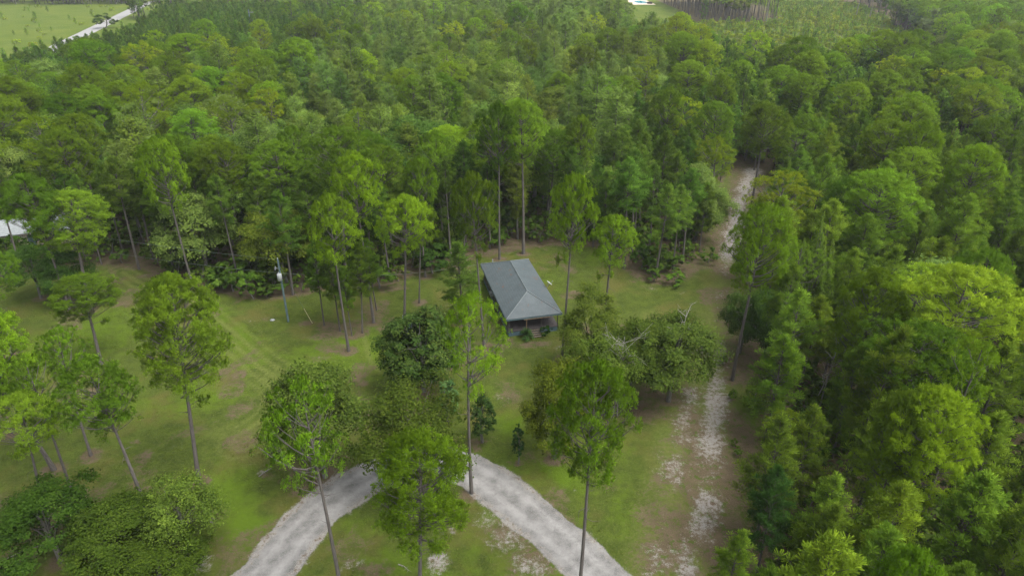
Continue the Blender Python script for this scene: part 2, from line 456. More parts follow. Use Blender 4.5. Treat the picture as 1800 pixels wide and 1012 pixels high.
def ground_material():
    m, nt, b = new_mat('ground_surface')
    n = N(nt)
    p = n.pos()
    fine = n.noise(3.2, 6, p, 0.7)
    vfine = n.noise(14.0, 4, p, 0.7)
    med = n.noise(0.75, 6, p, 0.62)
    big = n.noise(0.16, 5, p, 0.6)
    g = n.mix(n.mr(med, .32, .68), (0.054, 0.080, 0.012), (0.098, 0.138, 0.019))
    g = n.mix(n.mr(n.noise(1.9, 7, p, .8), .54, .64, 0, .55), g, (0.050, 0.070, 0.012))
    g = n.mix(n.mr(big, .50, .66), g, (0.118, 0.118, 0.028))
    g = n.mix(n.mr(n.noise(4.5, 6, p, .8), .50, .66, 0, .75), g, (0.135, 0.155, 0.040))
    lush = n.mr(n.math('ADD', n.attr('lush'), n.math('MULTIPLY', n.math('SUBTRACT', med, 0.5), 1.2)), .35, .95)
    g = n.mix(n.math('MULTIPLY', lush, .85), g, n.mix(fine, (0.085, 0.145, 0.009), (0.125, 0.205, 0.013)))
    dryc = n.mix(n.mr(n.noise(2.4, 5, p, .7), .38, .62), (0.125, 0.158, 0.030), (0.185, 0.210, 0.058))
    dry = n.mr(n.math('ADD', n.attr('dry'), n.math('MULTIPLY', n.math('SUBTRACT', fine, 0.5), .8)), .25, .95)
    g = n.mix(dry, g, dryc)
    g = n.mix(n.attr('field'), g, n.mix(n.mr(n.noise(.05, 6, p, .7), .35, .65), (0.085, 0.140, 0.014), (0.145, 0.185, 0.024)))
    straw = n.mix(n.mr(med, .3, .7), (0.088, 0.064, 0.038), (0.150, 0.112, 0.070))
    straw = n.mix(n.mr(vfine, .45, .75), straw, (0.215, 0.165, 0.125))
    straw = n.mix(n.mr(n.noise(1.3, 5, p, .7), .54, .60), straw, (0.085, 0.115, 0.022))
    dm = n.mr(n.math('ADD', n.attr('dirt'), n.math('ADD', n.math('MULTIPLY', n.math('SUBTRACT', fine, 0.5), 1.1), n.math('MULTIPLY', n.math('SUBTRACT', med, 0.5), .7))), .42, .72)
    g = n.mix(n.math('MULTIPLY', dm, .92), g, straw)
    sandc = n.mix(n.mr(vfine, .3, .7), (0.25, 0.235, 0.205), (0.42, 0.405, 0.375))
    sandc = n.mix(n.mr(n.noise(2.2, 7, p, .78), .50, .60), sandc, (0.16, 0.115, 0.078))
    sm = n.mr(n.math('ADD', n.attr('sand'), n.math('ADD', n.math('MULTIPLY', n.math('SUBTRACT', n.noise(1.7, 9, p, .80), 0.5), 2.6), n.math('MULTIPLY', n.math('SUBTRACT', vfine, 0.5), .8))), .50, .90)
    gv = n.mix(n.mr(n.noise(.55, 6, p, .65), .36, .62), (0.130, 0.127, 0.123), (0.33, 0.325, 0.315))
    gv = n.mix(n.mr(vfine, .45, .75), gv, (0.36, 0.355, 0.34))
    gv = n.mix(n.mr(n.noise(7, 4, p, .7), .62, .72), gv, (0.185, 0.125, 0.085))
    gv = n.mix(n.math('MULTIPLY', n.attr('rut'), n.mr(fine, .3, .7, .2, .85)), gv, (0.42, 0.415, 0.40))
    gm = n.mr(n.math('ADD', n.attr('gravel'), n.math('MULTIPLY', n.math('SUBTRACT', fine, 0.5), .5)), .40, .56)
    g = n.mix(gm, g, gv)
    g = n.mix(sm, g, sandc)
    hg = nt.nodes.new('ShaderNodeHueSaturation'); hg.inputs['Value'].default_value = 0.70; n.link(g, hg.inputs['Color']); g = hg.outputs[0]
    n.link(g, b.inputs['Base Color'])
    b.inputs['Roughness'].default_value = 0.95
    b.inputs['Specular IOR Level'].default_value = 0.1
    n.bump(n.math('ADD', fine, n.math('MULTIPLY', vfine, .5)), 0.8, 0.12, b)
    return m


M['ground'] = ground_material()
# part materials for the buildings
M['asphalt'] = flat('pale_road_surface', (0.24, 0.24, 0.235), .9, .05)
M['blue_paint'] = flat('blue_grey_paint', (0.08, 0.135, 0.16), .7, .2, 2)
M['wall'] = flat('shade_dark_wall', (0.085, 0.075, 0.068), .85, .25, 2)  # shade below the cabin eaves is put into this dark brown-grey wood colour
M['deck'] = flat('deck_boards', (0.08, 0.07, 0.07), .8, .3, 2.5, 0, (8, 1, 1))
M['tan_wood'] = flat('tan_wood', (0.26, 0.18, 0.11), .75, .2, 4)
M['dark_wood'] = flat('dark_wood', (0.05, 0.045, 0.04), .8, .2, 4)
M['step'] = flat('step_boards', (0.12, 0.10, 0.075), .85, .25, 5, 0, (1, 5, 1))
M['white'] = flat('white_metal', (0.28, 0.30, 0.305), .5, .1)
M['steel'] = flat('galvanised_steel', (0.26, 0.285, 0.295), .6, .15, 3)
M['pole'] = flat('treated_pole', (0.09, 0.14, 0.15), .8, .25, 2, 0, (4, 4, .6))
M['rust'] = flat('rusty_metal', (0.22, 0.11, 0.06), .85, .35, 5)
M['wire'] = flat('wire', (0.10, 0.13, 0.11), .5, .1)
M['pool'] = flat('pool_water', (0.015, 0.38, 0.48), .1, .1, .4)
M['deckpale'] = flat('pale_paving', (0.62, 0.52, 0.42), .9, .12, .6)
M['shedroof'] = flat('shed_roofing', (0.13, 0.155, 0.165), .6, .3, 3)
M['black'] = flat('dark_cover', (0.03, 0.02, 0.02), .7, .2)
M['glass'] = flat('dark_glass', (0.03, 0.035, 0.04), .15, .1)


def roof_mat():
    m, nt, b = new_mat('roof_shingles')
    n = N(nt)
    co = n.coord()
    n1 = n.noise(.9, 6, n.scale(co, (1.0, 1.0, 1.0)), .65)
    n2 = n.noise(9, 4, n.scale(co, (1, .35, 1)), .7)
    base = n.mix(n.mr(n1, .3, .7), (0.050, 0.066, 0.073), (0.078, 0.099, 0.106))
    base = n.mix(n.mr(n2, .50, .70), base, (0.098, 0.118, 0.122))
    base = n.mix(n.mr(n.noise(1.4, 4, n.scale(co, (1, .5, 1)), .8), .61, .67), base, (0.12, 0.062, 0.042))
    # shingle courses: thin dark lines
    wv = nt.nodes.new('ShaderNodeTexWave'); wv.bands_direction = 'Z'; wv.inputs['Scale'].default_value = 2.3; wv.inputs['Distortion'].default_value = .25
    n.link(co, wv.inputs['Vector'])
    base = n.mix(n.mr(wv.outputs['Fac'], .0, .18, .35, 0), base, (0.035, 0.046, 0.052))
    n.link(base, b.inputs['Base Color'])
    b.inputs['Roughness'].default_value = 0.62
    n.bump(n2, .3, .02, b)
    return m


M['roof'] = roof_mat()

# ------------------------------------------------------------------ tree meshes
def unit(v): return v / (np.linalg.norm(v, axis=-1, keepdims=True) + 1e-9)


def rand_unit(rng, n):
    return unit(rng.normal(size=(n, 3)))


def needle_tufts(mb, rng, cen, dirs, per=12, L=0.38, wd=0.10, mat=0, up=0.45, spread=1.0, tint=None):
    """every tuft: thin blades fanning out from one twig end"""
    n = len(cen)
    d = unit(rand_unit(rng, n * per) * spread + np.repeat(dirs, per, 0) * 0.45 + np.array([0, 0, up * .7]))
    c = np.repeat(cen, per, 0)
    ll = L * rng.uniform(0.7, 1.15, (n * per, 1))
    p = unit(np.cross(d, rand_unit(rng, n * per))) * (wd * rng.uniform(.7, 1.3, (n * per, 1)) / 2)
    a = c + d * ll * 0.12; e1 = c + d * ll + p; e2 = c + d * ll * .92 - p
    V = np.stack([a, e1, e2], 1).reshape(-1, 3)
    if tint is None: tint = rng.uniform(0.15, 0.95, n)
    t = np.repeat(np.clip(np.repeat(tint, per) + rng.normal(0, .04, n * per), 0, 1), 3)
    N_ = unit(d * 1.0 + np.array([0, 0, .45]) + np.repeat(dirs, per, 0) * .25)
    mb.add(V, np.arange(len(V)).reshape(-1, 3), mat, t.astype(np.float32), nrm=np.repeat(N_, 3, 0))


def leaves(mb, rng, pos, nor, size=0.25, mat=0, tint=None, aspect=0.55, up=.25):
    n = len(pos)
    n0 = nor
    nor = unit(nor + rand_unit(rng, n) * 0.55)
    a = unit(np.cross(nor, rand_unit(rng, n)))
    b = np.cross(nor, a)
    s = size * rng.uniform(.65, 1.3, (n, 1))
    V = np.stack([pos - a * s / 2, pos + b * s * aspect / 2, pos + a * s / 2, pos - b * s * aspect / 2], 1).reshape(-1, 3)
    if tint is None: tint = rng.uniform(0, 1, n)
    mb.add(V, np.arange(n * 4).reshape(-1, 4), mat, np.repeat(np.clip(tint, 0, 1), 4).astype(np.float32), nrm=np.repeat(unit(n0 * .9 + nor * .5 + np.array([0, 0, up])), 4, 0))


def trunk_line(rng, H, bend=0.35, n=9):
    z = np.linspace(0, H, n)
    ph = rng.uniform(0, 6.28, 2)
    x = bend * np.sin(z / H * 2.6 + ph[0]) - bend * sin(ph[0])
    y = bend * np.sin(z / H * 2.1 + ph[1]) - bend * sin(ph[1])
    return np.stack([x, y, z], 1)


def interp_line(P, z):
    return np.array([np.interp(z, P[:, 2], P[:, 0]), np.interp(z, P[:, 2], P[:, 1]), z])


def make_pine(seed, H=20.0, R=4.0, start=0.56, tips=84, inner=26, per=32, tl=0.40, tw=0.054, pad=1.05, ntuft=15, gap=0.12, lod=0, r0=0.23, lop=0.12):
    """tall pine: bare trunk, domed crown of limbs that end in pads of needle tufts. -> trunk MB, crown MB"""
    rng = np.random.default_rng(seed)
    tr, cr = MB(), MB()
    P = trunk_line(rng, H * 0.97)
    rad = r0 * (1 - P[:, 2] / H) ** 0.75 + 0.03
    rad[0] *= 1.25
    tr.tube(P, rad, 8 if lod == 0 else 5)
    cen, dr, tn = [], [], []
    z0, hc = H * start, H * (1 - start)
    lopaz, bald = rng.uniform(0, 6.28), rng.uniform(0, 6.28, 3)
    for i in range(tips + inner):
        shell = i < tips
        u = (i + .5) / tips if shell else rng.uniform(.05, .8)          # 0 bottom of the crown, 1 top
        az = i * 2.39996 + rng.normal(0, .3)
        prof = np.interp(u, [0, .15, .38, .62, .80, .93, 1.0], [.60, .88, 1.0, .98, .82, .52, .05])
        lump = 1 + .16 * sin(az * 3 + bald[0]) * cos(u * 7 + bald[1]) + rng.normal(0, .045)
        rr_ = R * prof * lump * (1 + lop * cos(az - lopaz)) * (1 if shell else rng.uniform(.3, .75))
        if shell and rng.random() < min(.9, np.interp(u, [0, .22, .42, .6, 1], [.78, .62, .28, .10, .03]) + gap - .1): continue
        zt = z0 + hc * (u * .985) - (0 if shell else .4)
        rise = rng.uniform(.12, .5) + .5 * u
        zb = max(zt - rr_ * rise - .3, z0 - hc * .06)
        zb = min(zb, H * .955)
        p0 = interp_line(P, zb)
        ax = interp_line(P, min(zt, H * .97))
        tip = np.array([ax[0] + cos(az) * rr_, ax[1] + sin(az) * rr_, zt])
        d = tip - p0; L = np.linalg.norm(d) + 1e-6; d /= L
        s_ = np.linspace(0, 1, 5)
        side = np.array([-sin(az), cos(az), 0])
        B = p0 + (tip - p0) * s_[:, None] + side * (np.sin(s_ * pi) * rng.normal(0, .10) * L)[:, None] + np.array([0, 0, 1]) * (-np.sin(s_ * pi) * .06 * L)[:, None]
        if shell and (lod == 0 or i % 2 == 0):
            tr.tube(B, (.012 + .010 * L) * (1 - s_ * .8) + .005, 5 if lod == 0 else 3, cap=False)
        out = unit(np.array([cos(az) * (.9 - .6 * u), sin(az) * (.9 - .6 * u), .25 + .8 * u]))
        bt = rng.uniform(.35, .75) if shell else rng.uniform(.3, .6)
        m = max(3, int(ntuft * rng.uniform(.7, 1.25) * (1 if shell else .7)))
        for k in range(m):
            o_ = rand_unit(rng, 1)[0] * rng.uniform(.25, 1.0) ** .6 * pad
            o_[2] *= .55
            o_ -= np.array([cos(az), sin(az), 0]) * rng.uniform(0, .55) * pad
            c = tip + o_
            cen.append(c); dr.append(unit(out + o_ * .5 + rng.normal(0, .2, 3))); tn.append(bt + rng.normal(0, .09))
            if lod == 0 and k % 5 == 0: tr.tube(np.array([B[3], c]), [.013, .006], 3, cap=False)
    for i in range(6 if lod == 0 else 0):
        z = H * rng.uniform(start - .2, start + .05); az = rng.uniform(0, 6.28); L = rng.uniform(.5, 2.0)
        p0 = interp_line(P, z)
        tr.tube(np.array([p0, p0 + np.array([cos(az), sin(az), .1]) * L * .6, p0 + np.array([cos(az + .3), sin(az + .3), rng.uniform(-.3, .4)]) * L]), [.035, .025, .01], 3, cap=False)
    # now and then a lone low limb with needles
    if lod == 0:
        for i in range(rng.integers(0, 3)):
            z = H * rng.uniform(start - .10, start); az = rng.uniform(0, 6.28); L = R * rng.uniform(.45, .85)
            p0 = interp_line(P, z); tip = p0 + np.array([cos(az) * L, sin(az) * L, .1 * L])
            tr.tube(np.array([p0, (p0 + tip) / 2 + [0, 0, .15], tip]), [.05, .035, .012], 4, cap=False)
            for k in range(12):
                cen.append(p0 + (tip - p0) * rng.uniform(.55, 1.05) + rng.normal(0, .3, 3)); dr.append(unit(np.array([cos(az), sin(az), .8]))); tn.append(rng.uniform(.2, .8))
    needle_tufts(cr, rng, np.array(cen), np.array(dr), per, tl, tw, tint=np.clip(np.array(tn), .03, 1))
    return tr, cr


def make_young(seed, H=13.0, R=2.2, start=0.16, nbr=62, per=9, tl=0.5, tw=0.12, lod=0, r0=0.13):
    rng = np.random.default_rng(seed)
    tr, cr = MB(), MB()
    P = trunk_line(rng, H, .15, 7)
    tr.tube(P, r0 * (1 - P[:, 2] / H) ** 0.8 + 0.02, 6 if lod == 0 else 4)
    cen, dr, tn = [], [], []
    for i in range(nbr):
        t = (i + rng.uniform(0, 1)) / nbr
        z = H * (start + (0.97 - start) * t)
        prof = np.interp(t, [0, .15, .4, .75, 1], [.55, .9, 1, .62, .12])
        az = i * 2.39996 + rng.normal(0, .5)
        L = R * prof * rng.uniform(.7, 1.2)
        el = radians(np.interp(t, [0, .5, 1], [5, 28, 70]) + rng.normal(0, 8))
        d = np.array([cos(az) * cos(el), sin(az) * cos(el), sin(el)])
        p0 = interp_line(P, z)
        e = p0 + d * L + [0, 0, .15 * L]
        tr.tube(np.array([p0, e]), [.03, .01], 3, cap=False)
        m = max(2, int(L / .30))
        bt = rng.uniform(.2, .9)
        for k in range(m):
            q = .30 + .7 * (k + 1) / m
            cen.append(p0 + (e - p0) * q + rng.normal(0, .14, 3)); dr.append(unit(d + [0, 0, .5])); tn.append(bt + rng.normal(0, .15))
    cen.append(P[-1]); dr.append(np.array([0, 0, 1.0])); tn.append(.9)
    needle_tufts(cr, rng, np.array(cen), np.array(dr), per, tl, tw, up=.7, spread=.9, tint=np.clip(np.array(tn), 0, 1))
    return tr, cr


def make_cypress(seed, H=17.0, R=2.9, start=0.30, nbr=110, nl=80, size=.27, lod=0, shape=0):
    rng = np.random.default_rng(seed)
    tr, cr = MB(), MB()
    P = trunk_line(rng, H * .97, .2, 7)
    tr.tube(P, .22 * (1 - P[:, 2] / H) ** .7 + .03, 6 if lod == 0 else 4)
    pos, nor, tn = [], [], []
    for i in range(nbr):
        t = (i + rng.uniform(0, 1)) / nbr
        z = H * (start + (.97 - start) * t)
        prof = np.interp(t, [0, .2, .5, .8, .93, 1], [.62, .95, 1, .80, .52, .16] if shape == 0 else [.3, .65, 1.0, .97, .70, .35])
        az = i * 2.39996 + rng.normal(0, .4)
        L = R * prof * rng.uniform(.82, 1.12) * (1 + .15 * sin(az * 2 + seed + t * 6))
        el = radians(np.interp(t, [0, .6, 1], [2, 22, 65]) + rng.normal(0, 8))
        d = np.array([cos(az) * cos(el), sin(az) * cos(el), sin(el)])
        side = np.array([-sin(az), cos(az), 0])
        p0 = interp_line(P, z)
        if i % 2 == 0: tr.tube(np.array([p0, p0 + d * L * .9]), [.04, .012], 3, cap=False)
        m = int(nl * (.4 + prof * .6))
        q = rng.uniform(.25, 1.05, m)
        wv = .30 * L * (1.15 - q * .6) + .15
        pp = p0 + d * (q * L)[:, None] + side * (rng.normal(0, .7, m) * wv)[:, None] + np.array([0, 0, 1]) * (rng.normal(0, .24, m))[:, None]
        pos.append(pp); nor.append(np.tile(unit(np.array([0, 0, .8]) + d * 1.0), (m, 1)))
        tn.append(np.full(m, rng.uniform(.3, .7)) + rng.normal(0, .12, m))
    leaves(cr, rng, np.concatenate(pos), np.concatenate(nor), size, tint=np.concatenate(tn))
    return tr, cr


def make_broad(seed, H=11.0, R=4.6, start=0.22, nl=22000, size=.25, lobes=34, lod=0, spire=0.0, flatness=1.0, limbs=9, gap=0.0, irr=1.0):
    """rounded broadleaf tree: leaves lie in sprays over many lobes"""
    rng = np.random.default_rng(seed)
    tr, cr = MB(), MB()
    zc, hz = H * (start + (1 - start) * .52), H * (1 - start) * .48
    P = trunk_line(rng, H * .72, .25, 6)
    tr.tube(P, .26 * (H / 11) * (1 - P[:, 2] / H) ** .8 + .03, 7 if lod == 0 else 4)
    pos, nor, tn = [], [], []
    wsum = 0
    L = []
    for i in range(lobes):
        u = 1 - 1.62 * (i + .5) / lobes
        az = i * 2.39996 + rng.normal(0, .35)
        rr = sqrt(max(0, 1 - u * u))
        k = rng.uniform(.72 - .17 * irr, .90 + .08 * irr) * (1 + irr * (.16 * sin(az * 2 + seed) + .10 * sin(az * 5 + u * 4 + seed)))
        c = np.array([cos(az) * rr * R * k, sin(az) * rr * R * k, zc + u * hz * k * (1 if u > 0 else .8)])
        lr = R * rng.uniform(.18, .40)
        L.append((c, lr))
        if i % max(1, lobes // limbs) == 0:
            b0 = interp_line(P, H * rng.uniform(.22, .6))
            mid = (b0 + c) / 2 + np.array([0, 0, .1 * R])
            tr.tube(np.array([b0, mid, c]), [.10 * H / 11, .06 * H / 11, .02], 4, cap=False)
    tot = sum(l * l for _, l in L)
    for c, lr in L:
        m = int(nl * lr * lr / tot)
        if rng.random() < gap: m = int(m * .25)
        # several sprays on each lobe
        ns = max(4, int(m / 28))
        sd_ = unit(rand_unit(rng, ns) + np.array([0, 0, .45]) + unit(c - np.array([0, 0, zc])) * .5)
        sc = c + sd_ * lr * rng.uniform(.62, 1.05, (ns, 1)) * np.array([1, 1, flatness * (.8 + spire)])
        bt = rng.uniform(.15, .85, ns)
        idx = rng.integers(0, ns, m)
        off = rng.normal(0, 1, (m, 3)) * lr * np.array([.24, .24, .15 + .2 * spire])
        pos.append(sc[idx] + off)
        nor.append(unit(sd_[idx] + np.array([0, 0, .5])))
        tn.append(bt[idx] * .75 + .12 + rng.normal(0, .15, m))
    leaves(cr, rng, np.concatenate(pos), np.concatenate(nor), size, tint=np.concatenate(tn), aspect=.6)
    return tr, cr


def make_spired(seed, H=17.0, R=4.2, nl=9000, size=.3):
    """broadleaf with several pointed tops"""
    rng = np.random.default_rng(seed)
    tr, cr = MB(), MB()
    P = trunk_line(rng, H * .85, .2, 6)
    tr.tube(P, .24 * (1 - P[:, 2] / H) + .04, 7)
    pos, nor, tn = [], [], []
    tops = [(0, 0, 1.0)] + [(R * .62 * cos(a), R * .62 * sin(a), rng.uniform(.68, .88)) for a in np.arange(7) * .9 + rng.uniform(0, 1)]
    for (tx, ty, th) in tops:
        m = nl // len(tops)
        zt = H * th
        q = rng.uniform(0, 1, m) ** .7
        zz = zt - q * H * .5
        rr = (q ** .8) * R * .52 * rng.uniform(.55, 1.05, m)
        az = rng.uniform(0, 6.28, m)
        az = az + np.sin(az * 4 + zz * 1.3) * .25
        pos.append(np.stack([tx + rr * np.cos(az), ty + rr * np.sin(az), zz + rng.normal(0, .2, m)], 1))
        nor.append(unit(np.stack([np.cos(az), np.sin(az), np.full(m, .8)], 1)))
        tn.append(.25 + .35 * vnoise(az * 3 + tx, zz * 1.2, seed) + .45 * np.clip(1 - q * 3, 0, 1) + rng.normal(0, .12, m))
        tr.tube(np.array([interp_line(P, H * .3), [tx, ty, zt - 1]]), [.09, .02], 4, cap=False)
    leaves(cr, rng, np.concatenate(pos), np.concatenate(nor), size, tint=np.concatenate(tn), aspect=.6)
    return tr, cr


def two(mk, trunk_mat, crown_mat, name):
    tr, cr = mk
    return (tr.mesh(name + '_trunk', trunk_mat), cr.mesh(name + '_crown', crown_mat))


def merged(mk, trunk_mat, crown_mat, name):
    tr, cr = mk
    tr.v += cr.v; tr.loops += [l + tr.n for l in cr.loops]; tr.sizes += cr.sizes
    tr.mat += [np.ones_like(x) for x in cr.mat]; tr.tint += cr.tint; tr.nrm += cr.nrm; tr.smooth += cr.smooth
    return tr.mesh(name, [trunk_mat, crown_mat])


# nominal heights / crown radii are stored beside the meshes
V = {}
V['mature'] = [(two(make_pine(11 + i, H=20, R=4.0, start=[.54, .58, .49, .66, .55, .63][i], tips=[112, 96, 130, 84, 106, 78][i], inner=22, gap=[.14, .20, .10, .24, .16, .28][i]), M['bark'], M['pine'], 'pine'), 20.0, 5.1) for i in range(6)]
V['thin'] = [(two(make_pine(41 + i, H=20, R=3.9, start=.54, tips=66, inner=12, gap=.32, lop=.3, pad=1.1, ntuft=12), M['bark'], M['pine'], 'thin_pine'), 20.0, 5.0) for i in range(3)]
V['young'] = [(two(make_young(61 + i, H=13, nbr=90, per=24, tw=.058, tl=.50, R=2.2 + .2 * (i % 3), start=[.16, .3, .22, .4][i]), M['bark'], M['pine_dark'], 'young_pine'), 13.0, 2.5) for i in range(4)]
V['edge'] = [(two(make_young(71 + i, H=15, nbr=64, per=24, tw=.058, tl=.50, R=2.3, start=[.42, .55, .48][i], r0=.15), M['bark'], M['pine_dark'], 'edge_pine'), 15.0, 2.5) for i in range(3)]
V['cypress'] = [(two(make_cypress(81 + i, shape=i % 2), M['bark_oak'], M['cypress'], 'cypress'), 17.0, 3.0) for i in range(4)]
V['oak'] = [(two(make_broad(101 + i, R=4.6, start=.06), M['bark_oak'], M['oak'], 'oak'), 11.0, 5.2) for i in range(4)]
V['openoak'] = [(two(make_broad(121 + i, R=4.6, start=.12, nl=17000, lobes=44, gap=.2, size=.24), M['bark_oak'], M['oak'], 'open_oak'), 11.0, 5.2) for i in range(2)]
V['magnolia'] = [(two(make_broad(131, irr=.25, H=9, R=3.6, start=.0, nl=19000, size=.26, lobes=44), M['bark_oak'], M['magnolia'], 'magnolia'), 9.0, 4.1)]
V['spired'] = [(two(make_spired(141), M['bark_oak'], M['lush'], 'spired'), 17.0, 4.6)]
V['bush'] = [(two(make_broad(151 + i, H=3, R=1.5, start=.0, nl=2600, size=.24, lobes=14, limbs=5), M['bark_oak'], M['lush'], 'bush'), 3.0, 1.75) for i in range(3)]
V['smalltree'] = [(two(make_broad(161, irr=.2, H=5.6, R=1.25, start=-.02, nl=5200, size=.17, lobes=46), M['bark_oak'], M['magnolia'], 'small_tree'), 5.6, 1.3)]
KIND_OF = dict(mature='pine_tree', thin='pine_tree', young='young_pine', edge='young_pine', cypress='cypress_tree', oak='oak_tree', openoak='oak_tree', magnolia='magnolia_tree',
               spired='tulip_tree', bush='bush', smalltree='small_tree')
CAT_OF = dict(pine_tree='pine tree', young_pine='young pine', cypress_tree='cypress tree', oak_tree='oak tree', magnolia_tree='magnolia tree', tulip_tree='broadleaf tree',
              bush='bush', small_tree='small tree')


def put_tree(kind, x, y, H, R=None, rz=None, var=None, lean=(0, 0), label=None, group=None, color=None, name=None, cat=None):
    vs = V[kind]
    (tm, cm), h0, r0 = vs[(var if var is not None else random.randrange(len(vs))) % len(vs)]
    k = H / h0
    kr = (R / r0) if R else k * random.uniform(.9, 1.12)
    nm = name or KIND_OF[kind]
    root = link(nm, None, loc=(x, y, -0.02), rot=(lean[1], lean[0], rz if rz is not None else random.uniform(0, 6.28)), scale=(kr, kr, k))
    if lean != (0, 0):
        root.rotation_mode = 'ZYX' if False else 'XYZ'
    t = link('trunk', tm, root); c = link('crown', cm, root)
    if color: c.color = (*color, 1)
    tag(root, label, cat or CAT_OF.get(nm, 'tree'), group)
    return root


# ------------------------------------------------------------------ hero trees: top pixel, base pixel (or height), crown width in pixels
HERO = []
occupied = []      # (x, y, radius): keeps the scattered wood off them


def hero(kind, label, top, base=None, H=None, w=None, var=None, color=None, straw=None, group=None, rz=None, name=None, cat=None):
    if base:
        x, y, _ = G(*base)
        xt, zt = at_depth(top[0], top[1], y)
        Hh = zt
        lx = max(-.09, min(.09, atan2(xt - x, zt)))
    else:
        x, y, _ = G(top[0], top[1], H)
        Hh, lx = H, random.uniform(-.02, .02)
    dep = proj(x, y, Hh * .8)[2]
    R = (w / 2 / FPX * dep) if w else None
    o = put_tree(kind, x, y, Hh, R, rz, var, (lx, 0), label, group, color, name, cat)
    occupied.append((x, y, 2.0 if kind not in ('bush',) else .8))
    if inside(x, y, CLEAR) and straw is not False:
        STRAW_SHADE_SPOTS.append((x, y, straw or (1.5 if Hh > 6 else .5)))
    HERO.append((x, y, Hh))
    return o


Y1 = (1.28, 1.28, .9); Y2 = (1.5, 1.38, .9); DK = (.72, .80, .85); GRY = (1.15, 1.2, 1.9); BRI = (1.30, 1.36, .85)
hero('mature', 'full round pine alone on the lawn left of the gravel drive', (298, 505), (350, 848), w=172, var=2, rz=1.0)
hero('mature', 'pine on the left lawn just behind and left of the full round lawn pine', (150, 490), (178, 640), w=128, var=0)
hero('mature', 'broad two-lobed pine at the left end of the mown strip', (140, 345), (160, 545), w=142, var=4)
hero('mature', 'domed pine at the left edge in front of the white-roofed house', (42, 308), H=19, w=105, var=0)
hero('mature', 'wide bright pine cut by the left edge beside two bare trunks', (40, 545), (95, 825), w=165, var=2, color=Y1)
hero('thin', 'thin pine with a long bare trunk, second from the left edge on the lawn', (60, 640), (133, 882), w=110, var=1)
hero('mature', 'low pine over the broadleaf thicket in the bottom left corner', (25, 700), (85, 925), w=130, var=3)
hero('mature', 'pine left of centre lawn whose trunk ends in the feathery thicket', (203, 640), (268, 925), w=155, var=5)
hero('thin', 'bright pine standing at the left arm of the gravel drive', (565, 685), (604, 1060), w=165, var=0, color=Y1, rz=2.0)
hero('mature', 'dense bright green pine inside the bend of the gravel drive', (728, 780), (738, 1085), w=190, var=2, color=BRI, rz=.4)
hero('mature', 'tall pine with drooping side limbs over the right arm of the drive', (1065, 650), (1016, 1062), w=175, var=1, color=Y1)
hero('thin', 'sparse yellow-green pine in front of the dark magnolia', (820, 522), (829, 866), w=135, var=2, color=Y2, rz=.6)
hero('mature', 'slender pine whose trunk crosses the left side of the cabin', (860, 312), (851, 612), w=95, var=3)
hero('mature', 'flat-topped bright pine beside the little well shed', (704, 348), (711, 578), w=108, var=3, color=Y1)
hero('mature', 'smaller pine just right of the flat-topped bright one, left of the cabin', (745, 360), (737, 532), w=62, var=5, color=Y1)
hero('mature', 'tallest pine of the group left of the cabin', (636, 275), (657, 567), w=102, var=3, color=Y1)
hero('mature', 'pine with the pale butt, front of the group by the power pole', (592, 340), (613, 617), w=102, var=5, color=Y1)
hero('mature', 'straight pine close to the right side of the cabin', (1003, 313), (988, 634), w=96, var=3, color=Y1)
hero('mature', 'bright pine above the oaks right of the cabin', (1065, 382), (1058, 605), w=96, var=3, color=Y1)
hero('mature', 'very tall pine standing at the wood edge behind the cabin', (925, 180), (920, 446), w=110, var=5)
hero('mature', 'tall pine left of the very tall one behind the cabin', (872, 185), (878, 456), w=84, var=3)
hero('mature', 'bare-trunked pine leaning over the mown strip at the wood edge', (288, 245), (340, 507), w=88, var=1, color=Y1)
hero('mature', 'pine showing grey limbs above the dark wood by the power pole', (515, 225), H=20, w=85, var=5)
hero('mature', 'large pine where the sandy track meets the lawn', (1345, 362), (1287, 668), w=130, var=1, color=Y1, rz=3.3)
hero('thin', 'crooked pine just right of the large track-side pine', (1403, 428), (1362, 612), w=100, var=1)
hero('mature', 'broad yellowish pine standing out of the right-hand wood', (1537, 480), (1467, 765), w=130, var=2, color=(1.35, 1.12, .75))
hero('mature', 'massive rounded pine among the lower right trees', (1655, 680), H=18, w=170, var=0, color=Y1)
hero('thin', 'open pine with a leaning trunk in the bottom right wood', (1590, 800), (1533, 1010), w=170, var=2, color=Y1, rz=1.1)
hero('thin', 'yellow-green pine near the right edge above the massive rounded one', (1735, 600), H=19, w=140, var=0, color=Y2)
hero('young', 'dark blue-green young pine at the edge of the lower track', (1372, 828), H=11, w=90, var=1, color=(.75, .9, 1.2))
hero('young', 'young bright pine at the bottom edge beside the sandy track', (1275, 940), (1262, 1080), w=88, var=0, color=(1.4, 1.3, .9))
hero('young', 'young pine in front of the broad yellowish pine', (1383, 592), H=12, w=100, var=2, color=(1.45, 1.35, .95))
hero('thin', 'small ragged pine beside the brown clearing right of the track', (1365, 725), (1357, 838), w=78, var=2, color=Y2)
hero('thin', 'pine with a broken top among the right-hand plantation', (1635, 420), (1603, 530), w=80, var=1, color=(1.3, 1.15, 1.1))
hero('mature', 'narrow pine rising behind the broad yellowish pine', (1578, 350), (1546, 490), w=75, var=5)
hero('mature', 'pine with pale limbs at the right edge, mid height', (1750, 445), H=19, w=120, var=3)
hero('mature', 'round-headed pine above the wood right of the cabin', (1180, 155), H=20, w=70, var=1)
hero('mature', 'pine with a forked bare top above the track wood', (1275, 135), H=20, w=60, var=3)
hero('mature', 'pine left of the track end with a long bare stem', (1350, 185), H=20, w=100, var=1)
hero('thin', 'leaning pine at the right of the track end', (1400, 225), (1372, 372), w=80, var=0)
